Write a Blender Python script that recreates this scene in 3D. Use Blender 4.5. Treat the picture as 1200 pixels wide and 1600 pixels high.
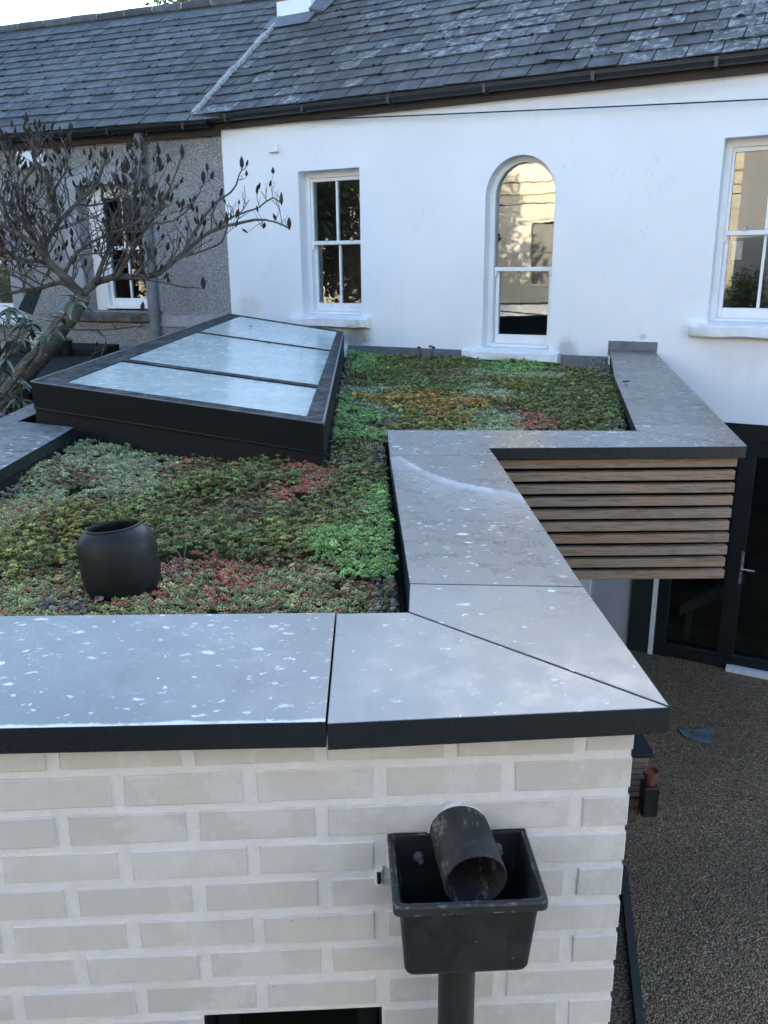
import bpy, bmesh, math, random
import numpy as np
from mathutils import Vector, Matrix, noise
from mathutils.geometry import tessellate_polygon

R = math.radians
scene = bpy.context.scene
for o in list(bpy.data.objects):
    bpy.data.objects.remove(o)

# ------------------------------------------------------------------ camera
FPX, PITCH, ROLL = 1305.0, R(16.449), R(-0.5086)
_fw = Vector((0, math.cos(PITCH), -math.sin(PITCH)))
_r = Vector((1, 0, 0))
_u = _r.cross(_fw)
_R = _r * math.cos(ROLL) + _u * math.sin(ROLL)
_U = -_r * math.sin(ROLL) + _u * math.cos(ROLL)
cam_d = bpy.data.cameras.new('camera')
cam = bpy.data.objects.new('camera', cam_d)
scene.collection.objects.link(cam)
cam.matrix_world = Matrix(((_R.x, _U.x, -_fw.x, 0), (_R.y, _U.y, -_fw.y, 0), (_R.z, _U.z, -_fw.z, 0), (0, 0, 0, 1)))
cam_d.sensor_fit = 'VERTICAL'
cam_d.sensor_height = 24.0
cam_d.lens = FPX / 1600 * 24.0
cam_d.clip_start = 0.05
cam_d.clip_end = 2000
scene.camera = cam

# ------------------------------------------------------------------ sky, sun, exposure
SUN_EL, SUN_AZ = R(11.5), R(25.0)          # azimuth clockwise from +Y: low sun behind the houses
world = bpy.data.worlds.new("World")
scene.world = world
world.use_nodes = True
nt = world.node_tree
bg = nt.nodes['Background']
sky = nt.nodes.new('ShaderNodeTexSky')
sky.sky_type = 'NISHITA'
sky.sun_disc = False
sky.sun_elevation = SUN_EL
sky.sun_rotation = SUN_AZ
sky.air_density = 1.0
sky.dust_density = 2.0
sky.ozone_density = 2.5
nt.links.new(sky.outputs[0], bg.inputs[0])
bg.inputs[1].default_value = 0.15
sun_d = bpy.data.lights.new('sun', 'SUN')
sun_d.energy = 2.0
sun_d.angle = R(0.5)
sun_d.color = (1.0, 0.9, 0.74)
sun = bpy.data.objects.new('sun', sun_d)
scene.collection.objects.link(sun)
to_sun = Vector((math.sin(SUN_AZ) * math.cos(SUN_EL), math.cos(SUN_AZ) * math.cos(SUN_EL), math.sin(SUN_EL)))
sun.rotation_euler = to_sun.to_track_quat('Z', 'Y').to_euler()
sun.location = (0, 0, 30)
scene.view_settings.view_transform = 'Standard'
scene.view_settings.look = 'None'
scene.view_settings.gamma = 1.0
scene.view_settings.exposure = 2.72
scene.cycles.max_bounces = 8
scene.cycles.transparent_max_bounces = 12
scene.cycles.caustics_reflective = False
scene.cycles.caustics_refractive = False
scene.cycles.use_denoising = True

# ------------------------------------------------------------------ frames
ZC = -0.735        # top of the parapet capping; the camera's eye is z = 0
ZG = -3.6          # the ground
ZS = -0.86         # soil of the planted roof
W0 = Vector((2.205, 7.465, 0))
YH = R(28.94)
HX = Vector((math.cos(YH), -math.sin(YH), 0))
HN = Vector((-math.sin(YH), -math.cos(YH), 0))
NC = W0 + HX * -4.45
YN = R(20)
NX = Vector((math.cos(YN), -math.sin(YN), 0))
NN = Vector((-math.sin(YN), -math.cos(YN), 0))
F0 = Vector((-0.6463, 1.285, 0))      # brick face origin
FD = Vector((math.cos(R(2.61)), math.sin(R(2.61)), 0))
FN = Vector((math.sin(R(2.61)), -math.cos(R(2.61)), 0))   # outward, to the viewer
UP = Vector((0, 0, 1))

def hw(s, n, z): return W0 + HX * s + HN * n + UP * z
def nw(s, n, z): return NC + NX * s + NN * n + UP * z
def fwp(d, n, z): return F0 + FD * d + FN * n + UP * z
def ray(px, py): return _fw + _R * ((px - 600) / FPX) + _U * ((800 - py) / FPX)
def at_y(px, py, y):
    d = ray(px, py)
    return d * (y / d.y)
def at_z(px, py, z):
    d = ray(px, py)
    return d * (z / d.z)

# ------------------------------------------------------------------ building helpers
class MB:
    def __init__(s): s.v = []; s.f = []; s.m = []; s.c = []
    def add(s, vs, fs, mi=0, col=None):
        b = len(s.v)
        s.v += [tuple(v) for v in vs]
        s.f += [tuple(i + b for i in f) for f in fs]
        s.m += [mi] * len(fs)
        s.c += [col or (1, 1, 1)] * len(vs)
    def hexa(s, p, mi=0, col=None):        # 8 corners: bottom ring, top ring
        s.add(p, [(3, 2, 1, 0), (4, 5, 6, 7), (0, 1, 5, 4), (1, 2, 6, 5), (2, 3, 7, 6), (3, 0, 4, 7)], mi, col)
    def box(s, fr, a0, a1, n0, n1, z0, z1, mi=0, col=None):
        s.hexa([fr(a0, n1, z0), fr(a1, n1, z0), fr(a1, n0, z0), fr(a0, n0, z0), fr(a0, n1, z1), fr(a1, n1, z1), fr(a1, n0, z1), fr(a0, n0, z1)], mi, col)
    def bbox(s, fr, a0, a1, n0, n1, z0, z1, b=0.003, mi=0, col=None):   # box with a chamfered outer (n1) face
        A = [fr(a0, n0, z0), fr(a1, n0, z0), fr(a1, n0, z1), fr(a0, n0, z1)]
        B = [fr(a0, n1 - b, z0), fr(a1, n1 - b, z0), fr(a1, n1 - b, z1), fr(a0, n1 - b, z1)]
        C = [fr(a0 + b, n1, z0 + b), fr(a1 - b, n1, z0 + b), fr(a1 - b, n1, z1 - b), fr(a0 + b, n1, z1 - b)]
        fs = [(3, 2, 1, 0), (8, 9, 10, 11)]
        for k in range(4):
            j = (k + 1) % 4
            fs += [(k, j, 4 + j, 4 + k), (4 + k, 4 + j, 8 + j, 8 + k)]
        s.add(A + B + C, fs, mi, col)
    def prism(s, poly, z0, z1, mi=0, b=0.0):       # horizontal polygon, counter-clockwise
        n = len(poly)
        P = [Vector((p[0], p[1], 0)) for p in poly]
        def inset(d):
            out = []
            for i in range(n):
                a, c, e = P[i - 1], P[i], P[(i + 1) % n]
                d1 = (c - a).normalized(); d2 = (e - c).normalized()
                n1 = Vector((-d1.y, d1.x, 0)); n2 = Vector((-d2.y, d2.x, 0))
                k = d / max(0.2, 1 + n1.dot(n2))
                out.append(c + (n1 + n2) * k)
            return out
        rings = [[p + UP * z0 for p in P]]
        if b:
            rings += [[p + UP * (z1 - b) for p in P], [p + UP * (z1 - b * .3) for p in inset(b * .3)], [p + UP * z1 for p in inset(b)]]
        else:
            rings += [[p + UP * z1 for p in P]]
        vs = [p for r in rings for p in r]
        fs = [tuple(reversed(range(n)))]
        for k in range(len(rings) - 1):
            for i in range(n):
                j = (i + 1) % n
                fs.append((k * n + i, k * n + j, (k + 1) * n + j, (k + 1) * n + i))
        t = (len(rings) - 1) * n
        fs.append(tuple(range(t, t + n)))
        s.add(vs, fs, mi)
    def tube(s, path, rad, n=8, mi=0, cap=True, col=None):
        path = [Vector(p) for p in path]
        if not hasattr(rad, '__len__'): rad = [rad] * len(path)
        vs = []; fs = []
        ref = Vector((0.31, 0.17, 0.93))
        px = None
        for i, p in enumerate(path):
            t = (path[min(i + 1, len(path) - 1)] - path[max(i - 1, 0)])
            if t.length < 1e-9: t = Vector((0, 0, 1))
            t.normalize()
            if px is None:
                px = t.cross(ref)
                if px.length < 0.1: px = t.cross(Vector((1, 0, 0)))
            px = (px - t * px.dot(t)).normalized()
            py = t.cross(px)
            for k in range(n):
                a = 2 * math.pi * k / n
                vs.append(p + (px * math.cos(a) + py * math.sin(a)) * rad[i])
        for i in range(len(path) - 1):
            for k in range(n):
                j = (k + 1) % n
                fs.append((i * n + k, i * n + j, (i + 1) * n + j, (i + 1) * n + k))
        if cap:
            fs.append(tuple(reversed(range(n))))
            e = (len(path) - 1) * n
            fs.append(tuple(range(e, e + n)))
        s.add(vs, fs, mi, col)
    def lathe(s, prof, M, n=32, mi=0, closed=False):      # prof: (radius, height)
        vs = []; fs = []
        for r, h in prof:
            for k in range(n):
                a = 2 * math.pi * k / n
                vs.append(M @ Vector((r * math.cos(a), r * math.sin(a), h)))
        for i in range(len(prof) - 1):
            for k in range(n):
                j = (k + 1) % n
                fs.append((i * n + k, i * n + j, (i + 1) * n + j, (i + 1) * n + k))
        s.add(vs, fs, mi)
    def build(s, name, mats, parent=None, smooth=False, angle=None, colname=None):
        me = bpy.data.meshes.new(name)
        me.from_pydata(s.v, [], s.f)
        if not isinstance(mats, (list, tuple)): mats = [mats]
        for m in mats: me.materials.append(m)
        if len(mats) > 1: me.polygons.foreach_set('material_index', s.m)
        if colname:
            ca = me.color_attributes.new(colname, 'FLOAT_COLOR', 'POINT')
            ca.data.foreach_set('color', np.array([(c[0], c[1], c[2], 1) for c in s.c], dtype=np.float32).ravel())
        if smooth:
            me.polygons.foreach_set('use_smooth', [True] * len(me.polygons))
            if angle: me.set_sharp_from_angle(angle=R(angle))
        me.update()
        return link(name, me, parent)

def link(name, me, parent=None):
    o = bpy.data.objects.new(name, me)
    scene.collection.objects.link(o)
    if parent is not None: adopt(o, parent)
    return o
def adopt(o, parent):
    o.parent = parent
    L = Vector(parent.location) if parent.type == 'EMPTY' else Vector()
    o.matrix_parent_inverse = Matrix.Translation(-L)
def thing(name, label, cat, loc=(0, 0, 0), group=None):
    o = bpy.data.objects.new(name, None)
    scene.collection.objects.link(o)
    o.location = loc
    o.empty_display_size = 0.2
    return tag(o, label, cat, group)
def tag(o, label=None, cat=None, group=None, kind=None):
    if label: o['label'] = label
    if cat: o['category'] = cat
    if group: o['group'] = group
    if kind: o['kind'] = kind
    return o

# ------------------------------------------------------------------ material helpers
class NT:
    def __init__(s, name):
        s.mat = bpy.data.materials.new(name)
        s.mat.use_nodes = True
        s.t = s.mat.node_tree
        s.b = s.t.nodes['Principled BSDF']
        s.out = s.t.nodes['Material Output']
        s._co = {}
    def n(s, typ, **kw):
        x = s.t.nodes.new(typ)
        for k, v in kw.items(): setattr(x, k, v)
        return x
    def L(s, a, b): s.t.links.new(a, b)
    def put(s, sock, v):
        if isinstance(v, bpy.types.NodeSocket): s.L(v, sock)
        else: sock.default_value = v
    def co(s, which='Object'):
        if which not in s._co: s._co[which] = s.n('ShaderNodeTexCoord').outputs[which]
        return s._co[which]
    def mapping(s, v, scale=(1, 1, 1), rot=(0, 0, 0), loc=(0, 0, 0)):
        m = s.n('ShaderNodeMapping')
        s.L(v, m.inputs[0])
        m.inputs['Scale'].default_value = scale
        m.inputs['Rotation'].default_value = rot
        m.inputs['Location'].default_value = loc
        return m.outputs[0]
    def noise(s, scale, detail=4, rough=0.55, v=None, out=0, dist=0.0):
        x = s.n('ShaderNodeTexNoise')
        x.inputs['Scale'].default_value = scale
        x.inputs['Detail'].default_value = detail
        x.inputs['Roughness'].default_value = rough
        x.inputs['Distortion'].default_value = dist
        s.L(v if v is not None else s.co(), x.inputs['Vector'])
        return x.outputs[out]
    def voronoi(s, scale, v=None, feature='F1', out='Distance', rnd=1.0):
        x = s.n('ShaderNodeTexVoronoi', feature=feature)
        x.inputs['Scale'].default_value = scale
        x.inputs['Randomness'].default_value = rnd
        s.L(v if v is not None else s.co(), x.inputs['Vector'])
        return x.outputs[out]
    def math(s, op, a, b=0.0, c=None, clamp=False):
        x = s.n('ShaderNodeMath', operation=op, use_clamp=clamp)
        s.put(x.inputs[0], a); s.put(x.inputs[1], b)
        if c is not None: s.put(x.inputs[2], c)
        return x.outputs[0]
    def ramp(s, v, a, b, lo=0.0, hi=1.0):
        x = s.n('ShaderNodeMapRange', interpolation_type='SMOOTHSTEP')
        s.put(x.inputs['Value'], v)
        for k, q in (('From Min', a), ('From Max', b), ('To Min', lo), ('To Max', hi)): s.put(x.inputs[k], q)
        return x.outputs[0]
    def mix(s, f, a, b, mode='MIX'):
        x = s.n('ShaderNodeMix', data_type='RGBA', blend_type=mode)
        s.put(x.inputs[0], f)
        for sk, v in ((x.inputs[6], a), (x.inputs[7], b)):
            if isinstance(v, (tuple, list)): v = (v[0], v[1], v[2], 1.0)
            s.put(sk, v)
        return x.outputs[2]
    def bump(s, h, strength=0.3, dist=0.01):
        x = s.n('ShaderNodeBump')
        x.inputs['Strength'].default_value = strength
        x.inputs['Distance'].default_value = dist
        s.L(h, x.inputs['Height'])
        s.L(x.outputs[0], s.b.inputs['Normal'])
    def set(s, color=None, rough=None, spec=None, metal=None):
        if color is not None: s.put(s.b.inputs['Base Color'], (color[0], color[1], color[2], 1) if isinstance(color, (tuple, list)) else color)
        if rough is not None: s.put(s.b.inputs['Roughness'], rough)
        if spec is not None: s.put(s.b.inputs['Specular IOR Level'], spec)
        if metal is not None: s.put(s.b.inputs['Metallic'], metal)
        return s.mat
    def sep(s, v):
        x = s.n('ShaderNodeSeparateXYZ'); s.L(v, x.inputs[0]); return x.outputs
    def rnd_island(s): return s.n('ShaderNodeNewGeometry').outputs['Random Per Island']

def simple(name, col, rough=0.6, var=0.12, scale=20, spec=0.4, bump=0.0, metal=0.0):
    m = NT(name)
    k = m.noise(scale, 5, 0.6)
    c = m.mix(m.ramp(k, 0.3, 0.7), tuple(x * (1 - var) for x in col), tuple(min(1, x * (1 + var)) for x in col))
    m.set(c, m.ramp(k, 0.25, 0.75, rough * 0.85, min(1, rough * 1.15)), spec, metal)
    if bump: m.bump(m.noise(scale * 6, 4, 0.6), bump, 0.004)
    return m.mat

MAT = {}
def mat_render():
    m = NT('white_render')
    n1 = m.noise(0.9, 6, 0.6)
    c = m.mix(m.ramp(n1, 0.3, 0.7), (0.74, 0.76, 0.79), (0.80, 0.815, 0.84))
    # soot and splash marks low on the wall beside the sills
    p = m.co()
    x, y, z = m.sep(p)
    def blot(s0, z0, rs, rz, amt, col):
        nonlocal c
        q = hw(s0, 0, z0)
        u = m.math('ADD', m.math('MULTIPLY', m.math('SUBTRACT', x, q.x), HX.x / rs), m.math('MULTIPLY', m.math('SUBTRACT', y, q.y), HX.y / rs))
        w = m.math('MULTIPLY', m.math('SUBTRACT', z, q.z), 1 / rz)
        d = m.math('SQRT', m.math('ADD', m.math('MULTIPLY', u, u), m.math('MULTIPLY', w, w)))
        d = m.math('ADD', d, m.math('MULTIPLY', m.math('SUBTRACT', m.noise(9, 5, 0.65), 0.5), 1.3))
        c = m.mix(m.ramp(d, 0.35, 1.2, amt, 0.0), c, col)
    blot(-2.84, -0.72, 0.24, 0.13, 0.85, (0.20, 0.185, 0.175))
    blot(0.9, -0.72, 0.40, 0.20, 0.22, (0.45, 0.44, 0.43))
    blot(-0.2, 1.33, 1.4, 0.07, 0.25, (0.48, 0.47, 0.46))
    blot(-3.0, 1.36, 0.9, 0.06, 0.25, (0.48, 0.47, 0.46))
    blot(-0.60, -0.80, 0.12, 0.17, 0.55, (0.27, 0.26, 0.26))
    blot(-4.2, -0.46, 0.2, 0.18, 0.35, (0.4, 0.38, 0.38))
    blot(0.08, -0.62, 0.035, 0.03, 0.6, (0.4, 0.4, 0.42))
    drips = m.noise(3.0, 5, 0.6, v=m.mapping(p, (2.2, 2.2, 0.18)))
    c = m.mix(m.ramp(drips, 0.56, 0.8, 0.0, 0.22), c, (0.58, 0.58, 0.58))
    crack = m.ramp(m.math('ABSOLUTE', m.math('SUBTRACT', m.noise(0.9, 8, 0.62, v=m.mapping(p, loc=(5.3, 2.2, 1.0))), 0.5)), 0.0, 0.0022, 1.0, 0.0)
    crack = m.math('MULTIPLY', crack, m.ramp(m.noise(1.7, 2, v=m.mapping(p, loc=(9, 1, 4))), 0.52, 0.60))
    c = m.mix(m.math('MULTIPLY', crack, 0.35), c, (0.42, 0.42, 0.42))
    specks = m.math('MULTIPLY', m.ramp(m.voronoi(7), 0.03, 0.05, 1.0, 0.0), m.ramp(m.noise(2.1, 2), 0.55, 0.62))
    c = m.mix(m.math('MULTIPLY', specks, 0.6), c, (0.3, 0.3, 0.3))
    m.set(c, 0.85, 0.3)
    m.bump(m.math('ADD', m.noise(6, 6, 0.6), m.math('MULTIPLY', m.noise(90, 3), 0.12)), 0.16, 0.02)
    return m.mat

def mat_capping(name, dens=0.5, front=False, swoosh=False, dust=0.5, k=1.0):
    m = NT(name)
    p = m.co()
    x, y, z = m.sep(p)
    big = m.noise(2.2, 5, 0.6)
    fine = m.noise(14, 6, 0.65)
    up = m.sep(m.n('ShaderNodeNewGeometry').outputs['Normal'])[2]
    top = m.ramp(up, 0.6, 0.95)
    base = m.mix(m.ramp(big, 0.3, 0.7), (0.013, 0.017, 0.021), (0.019, 0.024, 0.029))
    dusty_sheen = m.mix(m.ramp(fine, 0.3, 0.72), (0.19, 0.20, 0.197), (0.265, 0.275, 0.268))  # dust, with the sky's sheen painted in, makes upward faces paler
    c = m.mix(m.math('MULTIPLY', top, m.ramp(big, 0.25, 0.75, dust * 0.75, dust * 1.2)), base, dusty_sheen)
    # lime splashes
    flat = m.mapping(p, (0.8, 1.3, 0.0), rot=(0, 0, 0.25))
    wob = m.n('ShaderNodeVectorMath', operation='ADD')
    m.L(flat, wob.inputs[0])
    wn = m.n('ShaderNodeVectorMath', operation='SCALE'); wn.inputs['Scale'].default_value = 0.05
    m.L(m.noise(30, 5, 0.7, out=1), wn.inputs[0]); m.L(wn.outputs[0], wob.inputs[1])
    wv = wob.outputs[0]
    cl = m.noise(3.4, 3, 0.6, v=m.mapping(p, (1, 1, 0), loc=(3.1, 1.7, 0)))
    def spots(scale, rad, thr):
        vo = m.n('ShaderNodeTexVoronoi'); vo.inputs['Scale'].default_value = scale
        m.L(wv, vo.inputs['Vector'])
        rr = m.sep(vo.outputs['Color'])[0]
        lim = m.math('ADD', thr, m.math('MULTIPLY', m.math('SUBTRACT', cl, 0.5), 1.5))
        on = m.math('LESS_THAN', rr, lim)
        size = m.math('MULTIPLY', m.math('ADD', m.math('POWER', m.sep(vo.outputs['Color'])[1], 2.5), 0.22), rad)
        hit = m.ramp(m.math('SUBTRACT', vo.outputs['Distance'], size), -0.11, 0.05, 1.0, 0.0)
        return m.math('MULTIPLY', m.math('MULTIPLY', hit, on), m.ramp(m.sep(vo.outputs['Color'])[2], 0.0, 0.7, 0.35, 1.0))
    w = m.math('MAXIMUM', spots(30 * k, 0.30, dens * 0.5), spots(70 * k, 0.38, dens * 0.85))
    if front:
        dd = m.math('ADD', m.math('MULTIPLY', m.math('SUBTRACT', y, 1.2377), 1.0), m.math('MULTIPLY', x, -0.0218))
        # crust of lime along the front lip
        dd = m.math('SUBTRACT', m.math('SUBTRACT', y, 1.2455), m.math('MULTIPLY', x, 0.0218))
        e = m.math('SUBTRACT', dd, m.math('MULTIPLY', m.noise(9, 6, 0.7), 0.036))
        lip = m.ramp(e, -0.008, 0.0, 1.0, 0.0)
        lip = m.math('MULTIPLY', lip, m.ramp(m.noise(5.5, 3, v=m.mapping(p, (1, 0, 0))), 0.36, 0.44))
        w = m.math('MAXIMUM', w, lip)
    if swoosh:
        yy = m.math('ADD', 3.02, m.math('MULTIPLY', m.math('POWER', m.math('MAXIMUM', m.math('SUBTRACT', 0.29, x), 0.0), 2.0), 5.2))
        yy = m.math('SUBTRACT', yy, m.math('MULTIPLY', m.math('SUBTRACT', x, 0.05), 0.85))
        dd = m.math('SUBTRACT', y, yy)
        dd = m.math('ADD', dd, m.math('MULTIPLY', m.math('SUBTRACT', m.noise(18, 5, 0.7), 0.5), 0.10))
        edge = m.math('MULTIPLY', m.ramp(dd, -0.11, 0.0, 0.0, 1.0), m.ramp(dd, 0.0, 0.02, 1.0, 0.0))
        edge = m.math('MULTIPLY', edge, m.ramp(m.noise(11, 5, 0.7), 0.3, 0.62))
        film = m.math('MULTIPLY', m.ramp(dd, -0.55, -0.02, 0.0, 1.0), m.ramp(dd, -0.02, 0.01, 1.0, 0.0))
        c = m.mix(m.math('MULTIPLY', film, 0.22), c, (0.5, 0.52, 0.54))
        w = m.math('MAXIMUM', w, m.math('MULTIPLY', edge, 0.55))
    w = m.math('MULTIPLY', w, top)
    w = m.math('MULTIPLY', w, m.ramp(m.noise(60, 3), 0.28, 0.5, 0.45, 0.95))
    c = m.mix(w, c, (0.72, 0.74, 0.76))
    run = m.noise(1.0, 6, 0.7, v=m.mapping(p, (9, 2.2, 9), rot=(0, 0, 0.1)))
    c = m.mix(m.math('MULTIPLY', top, m.ramp(run, 0.5, 0.78, 0.0, 0.45)), c, (0.075, 0.078, 0.080))
    grit = m.math('MULTIPLY', m.ramp(m.voronoi(16, v=m.mapping(p, (1, 1, 0))), 0.03, 0.04, 1.0, 0.0), m.ramp(m.noise(4.1, 2), 0.56, 0.6))
    c = m.mix(m.math('MULTIPLY', grit, 0.8), c, (0.015, 0.015, 0.015))
    r = m.math('ADD', m.ramp(fine, 0.3, 0.7, 0.24, 0.38), m.math('MULTIPLY', w, 0.4))
    m.set(c, r, m.math('ADD', m.math('MULTIPLY', top, 0.75), 0.25))
    m.bump(m.math('ADD', m.math('ADD', m.noise(3, 2), m.math('MULTIPLY', w, 0.006)), m.math('MULTIPLY', fine, 0.02)), 0.10, 0.02)
    return m.mat

def mat_brick():
    m = NT('cream_brick')
    rnd = m.rnd_island()
    n1 = m.noise(9, 6, 0.65); n2 = m.noise(38, 5, 0.65)
    c = m.mix(rnd, (0.58, 0.583, 0.572), (0.665, 0.67, 0.662))
    c = m.mix(m.ramp(n2, 0.35, 0.75, 0.0, 0.35), c, (0.55, 0.54, 0.51))
    c = m.mix(m.ramp(m.math('ADD', n1, m.math('MULTIPLY', m.math('SUBTRACT', n2, 0.5), 0.35)), 0.48, 0.62, 0.0, 0.48), c, (0.75, 0.76, 0.775))
    sp = m.math('MULTIPLY', m.ramp(m.voronoi(28), 0.05, 0.08, 1.0, 0.0), m.ramp(m.noise(7, 2), 0.62, 0.66))
    c = m.mix(m.math('MULTIPLY', sp, 0.6), c, (0.16, 0.15, 0.14))
    m.set(c, 0.85, 0.25)
    pits = m.math('MULTIPLY', m.ramp(m.voronoi(60), 0.04, 0.10, 1.0, 0.0), m.ramp(m.noise(13, 2), 0.55, 0.62))
    c2 = m.mix(m.math('MULTIPLY', pits, 0.45), c, (0.30, 0.29, 0.27))
    m.set(c2)
    m.bump(m.math('SUBTRACT', m.math('ADD', m.noise(30, 6, 0.65), m.math('MULTIPLY', m.noise(220, 3), 0.4)), pits), 0.45, 0.004)
    return m.mat
def mat_mortar():
    m = NT('pale_mortar')
    n = m.noise(25, 6, 0.7)
    c = m.mix(m.ramp(n, 0.3, 0.7), (0.73, 0.745, 0.765), (0.81, 0.82, 0.835))
    c = m.mix(m.ramp(m.noise(4, 4), 0.55, 0.75, 0, 0.3), c, (0.60, 0.60, 0.59))
    m.set(c, 0.9, 0.2)
    m.bump(m.math('ADD', n, m.math('MULTIPLY', m.noise(160, 4, 0.7), 0.5)), 0.55, 0.006)
    return m.mat
def mat_pebbledash():
    m = NT('grey_pebbledash')
    v = m.voronoi(80)
    cc = m.voronoi(80, out='Color')
    c = m.mix(m.sep(cc)[0], (0.31, 0.305, 0.295), (0.55, 0.54, 0.525))
    c = m.mix(m.ramp(v, 0.35, 0.7, 0, 0.75), c, (0.17, 0.168, 0.165))
    c = m.mix(m.ramp(m.noise(1.4, 5), 0.45, 0.75, 0, 0.4), c, (0.15, 0.15, 0.15))
    m.set(c, 0.9, 0.25)
    m.bump(m.math('ADD', m.math('SUBTRACT', 1.0, v), m.math('MULTIPLY', m.noise(14, 4), 0.8)), 0.9, 0.02)
    return m.mat
def mat_slate(name, a, b, lich):
    m = NT(name)
    rnd = m.rnd_island()
    c = m.mix(rnd, a, b)
    n = m.noise(7, 6, 0.65)
    c = m.mix(m.ramp(n, 0.4, 0.75, 0, 0.5), c, tuple(x * 0.6 for x in a))
    patch = m.ramp(m.noise(0.55, 3, v=m.mapping(m.co(), loc=(1.3, 4.0, 0))), 0.46, 0.62)
    l = m.math('MULTIPLY', m.ramp(m.noise(13, 6, 0.72), 0.50, 0.60), m.ramp(m.math('ADD', rnd, m.math('MULTIPLY', patch, 0.55)), 0.75, 1.0))
    c = m.mix(m.math('MULTIPLY', l, lich), c, (0.42, 0.43, 0.42))
    m.set(c, m.ramp(n, 0.3, 0.7, 0.5, 0.75), 0.4)
    m.bump(m.math('ADD', n, m.math('MULTIPLY', m.noise(60, 4), 0.3)), 0.35, 0.01)
    return m.mat
def mat_wood():
    m = NT('weathered_cedar')
    rnd = m.rnd_island()
    shift = m.n('ShaderNodeVectorMath', operation='ADD')
    cmb = m.n('ShaderNodeCombineXYZ'); m.L(m.math('MULTIPLY', rnd, 40.0), cmb.inputs[0]); m.L(m.math('MULTIPLY', rnd, 17.0), cmb.inputs[2])
    m.L(m.co(), shift.inputs[0]); m.L(cmb.outputs[0], shift.inputs[1])
    v = m.mapping(shift.outputs[0], (1.4, 6, 34))
    g = m.noise(3.6, 9, 0.72, v=v, dist=1.4)
    g2 = m.noise(2.0, 3, 0.5, v=m.mapping(shift.outputs[0], (0.8, 3, 3)))
    c = m.mix(rnd, (0.30, 0.20, 0.130), (0.315, 0.235, 0.17))
    c = m.mix(m.ramp(g2, 0.42, 0.68), c, (0.28, 0.225, 0.18))
    c = m.mix(m.ramp(g, 0.48, 0.60, 0, 0.6), c, (0.065, 0.046, 0.032))
    kn = m.math('MULTIPLY', m.ramp(m.voronoi(5, v=m.mapping(shift.outputs[0], (0.7, 1, 2.2))), 0.06, 0.12, 1, 0), 0.6)
    c = m.mix(kn, c, (0.06, 0.04, 0.03))
    m.set(c, 0.75, 0.3)
    m.bump(g, 0.35, 0.004)
    return m.mat
def mat_gravel():
    m = NT('resin_gravel')
    v = m.voronoi(85); col = m.voronoi(85, out='Color')
    v2 = m.voronoi(38); col2 = m.voronoi(38, out='Color')
    r, g, b = m.sep(col)
    c = m.mix(r, (0.115, 0.070, 0.036), (0.38, 0.25, 0.14))
    c = m.mix(m.ramp(g, 0.86, 0.9), c, (0.42, 0.34, 0.24))
    c = m.mix(m.ramp(m.sep(col2)[0], 0.72, 0.9, 0, 0.7), c, (0.22, 0.15, 0.085))
    c = m.mix(m.ramp(v, 0.4, 0.8, 0, 0.8), c, (0.028, 0.019, 0.012))
    big = m.noise(1.1, 5, 0.6)
    c = m.mix(m.ramp(big, 0.35, 0.7, 0.0, 0.45), c, (0.05, 0.038, 0.024))
    c = m.mix(m.ramp(m.noise(2.3, 4, v=m.mapping(m.co(), loc=(4, 9, 0))), 0.62, 0.72, 0, 0.35), c, (0.13, 0.035, 0.015))
    m.set(c, m.ramp(b, 0, 1, 0.35, 0.75), 0.45)
    m.bump(m.math('SUBTRACT', 1.0, v), 0.9, 0.012)
    return m.mat
def mat_glass(name, refl=0.13, wavy=0.0, tint=(0.86, 0.9, 0.9)):
    m = NT(name)
    tr = m.n('ShaderNodeBsdfTransparent'); tr.inputs[0].default_value = (*tint, 1)
    gl = m.n('ShaderNodeBsdfGlossy'); gl.inputs['Roughness'].default_value = 0.0
    gl.inputs[0].default_value = (0.95, 0.97, 0.97, 1)
    lw = m.n('ShaderNodeLayerWeight'); lw.inputs[0].default_value = 0.35
    fac = m.math('ADD', refl, m.math('MULTIPLY', lw.outputs['Fresnel'], 0.75), clamp=True)
    if wavy:
        bp = m.n('ShaderNodeBump'); bp.inputs['Strength'].default_value = wavy; bp.inputs['Distance'].default_value = 0.01
        m.L(m.noise(4.5, 2, 0.5), bp.inputs['Height']); m.L(bp.outputs[0], gl.inputs['Normal'])
    mx = m.n('ShaderNodeMixShader')
    m.L(fac, mx.inputs[0]); m.L(tr.outputs[0], mx.inputs[1]); m.L(gl.outputs[0], mx.inputs[2])
    m.L(mx.outputs[0], m.out.inputs[0])
    return m.mat
def mat_attr(name, rough=0.55, spec=0.4, bumpy=0.0, trans=0.0):
    m = NT(name)
    a = m.n('ShaderNodeAttribute'); a.attribute_name = 'Col'
    m.set(a.outputs['Color'], rough, spec)
    if bumpy: m.bump(m.noise(60, 3), bumpy, 0.004)
    return m.mat
def mat_rooflight_glass():
    m = NT('rooflight_glass')
    n = m.noise(2.4, 6, 0.6); n2 = m.noise(16, 6, 0.7)
    c = m.mix(m.ramp(n, 0.3, 0.7), (0.44, 0.525, 0.505), (0.56, 0.63, 0.605))
    c = m.mix(m.ramp(n2, 0.55, 0.78, 0, 0.13), c, (0.70, 0.74, 0.73))
    m.set(c, m.ramp(n2, 0.3, 0.75, 0.10, 0.32), 0.8)
    return m.mat
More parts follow.
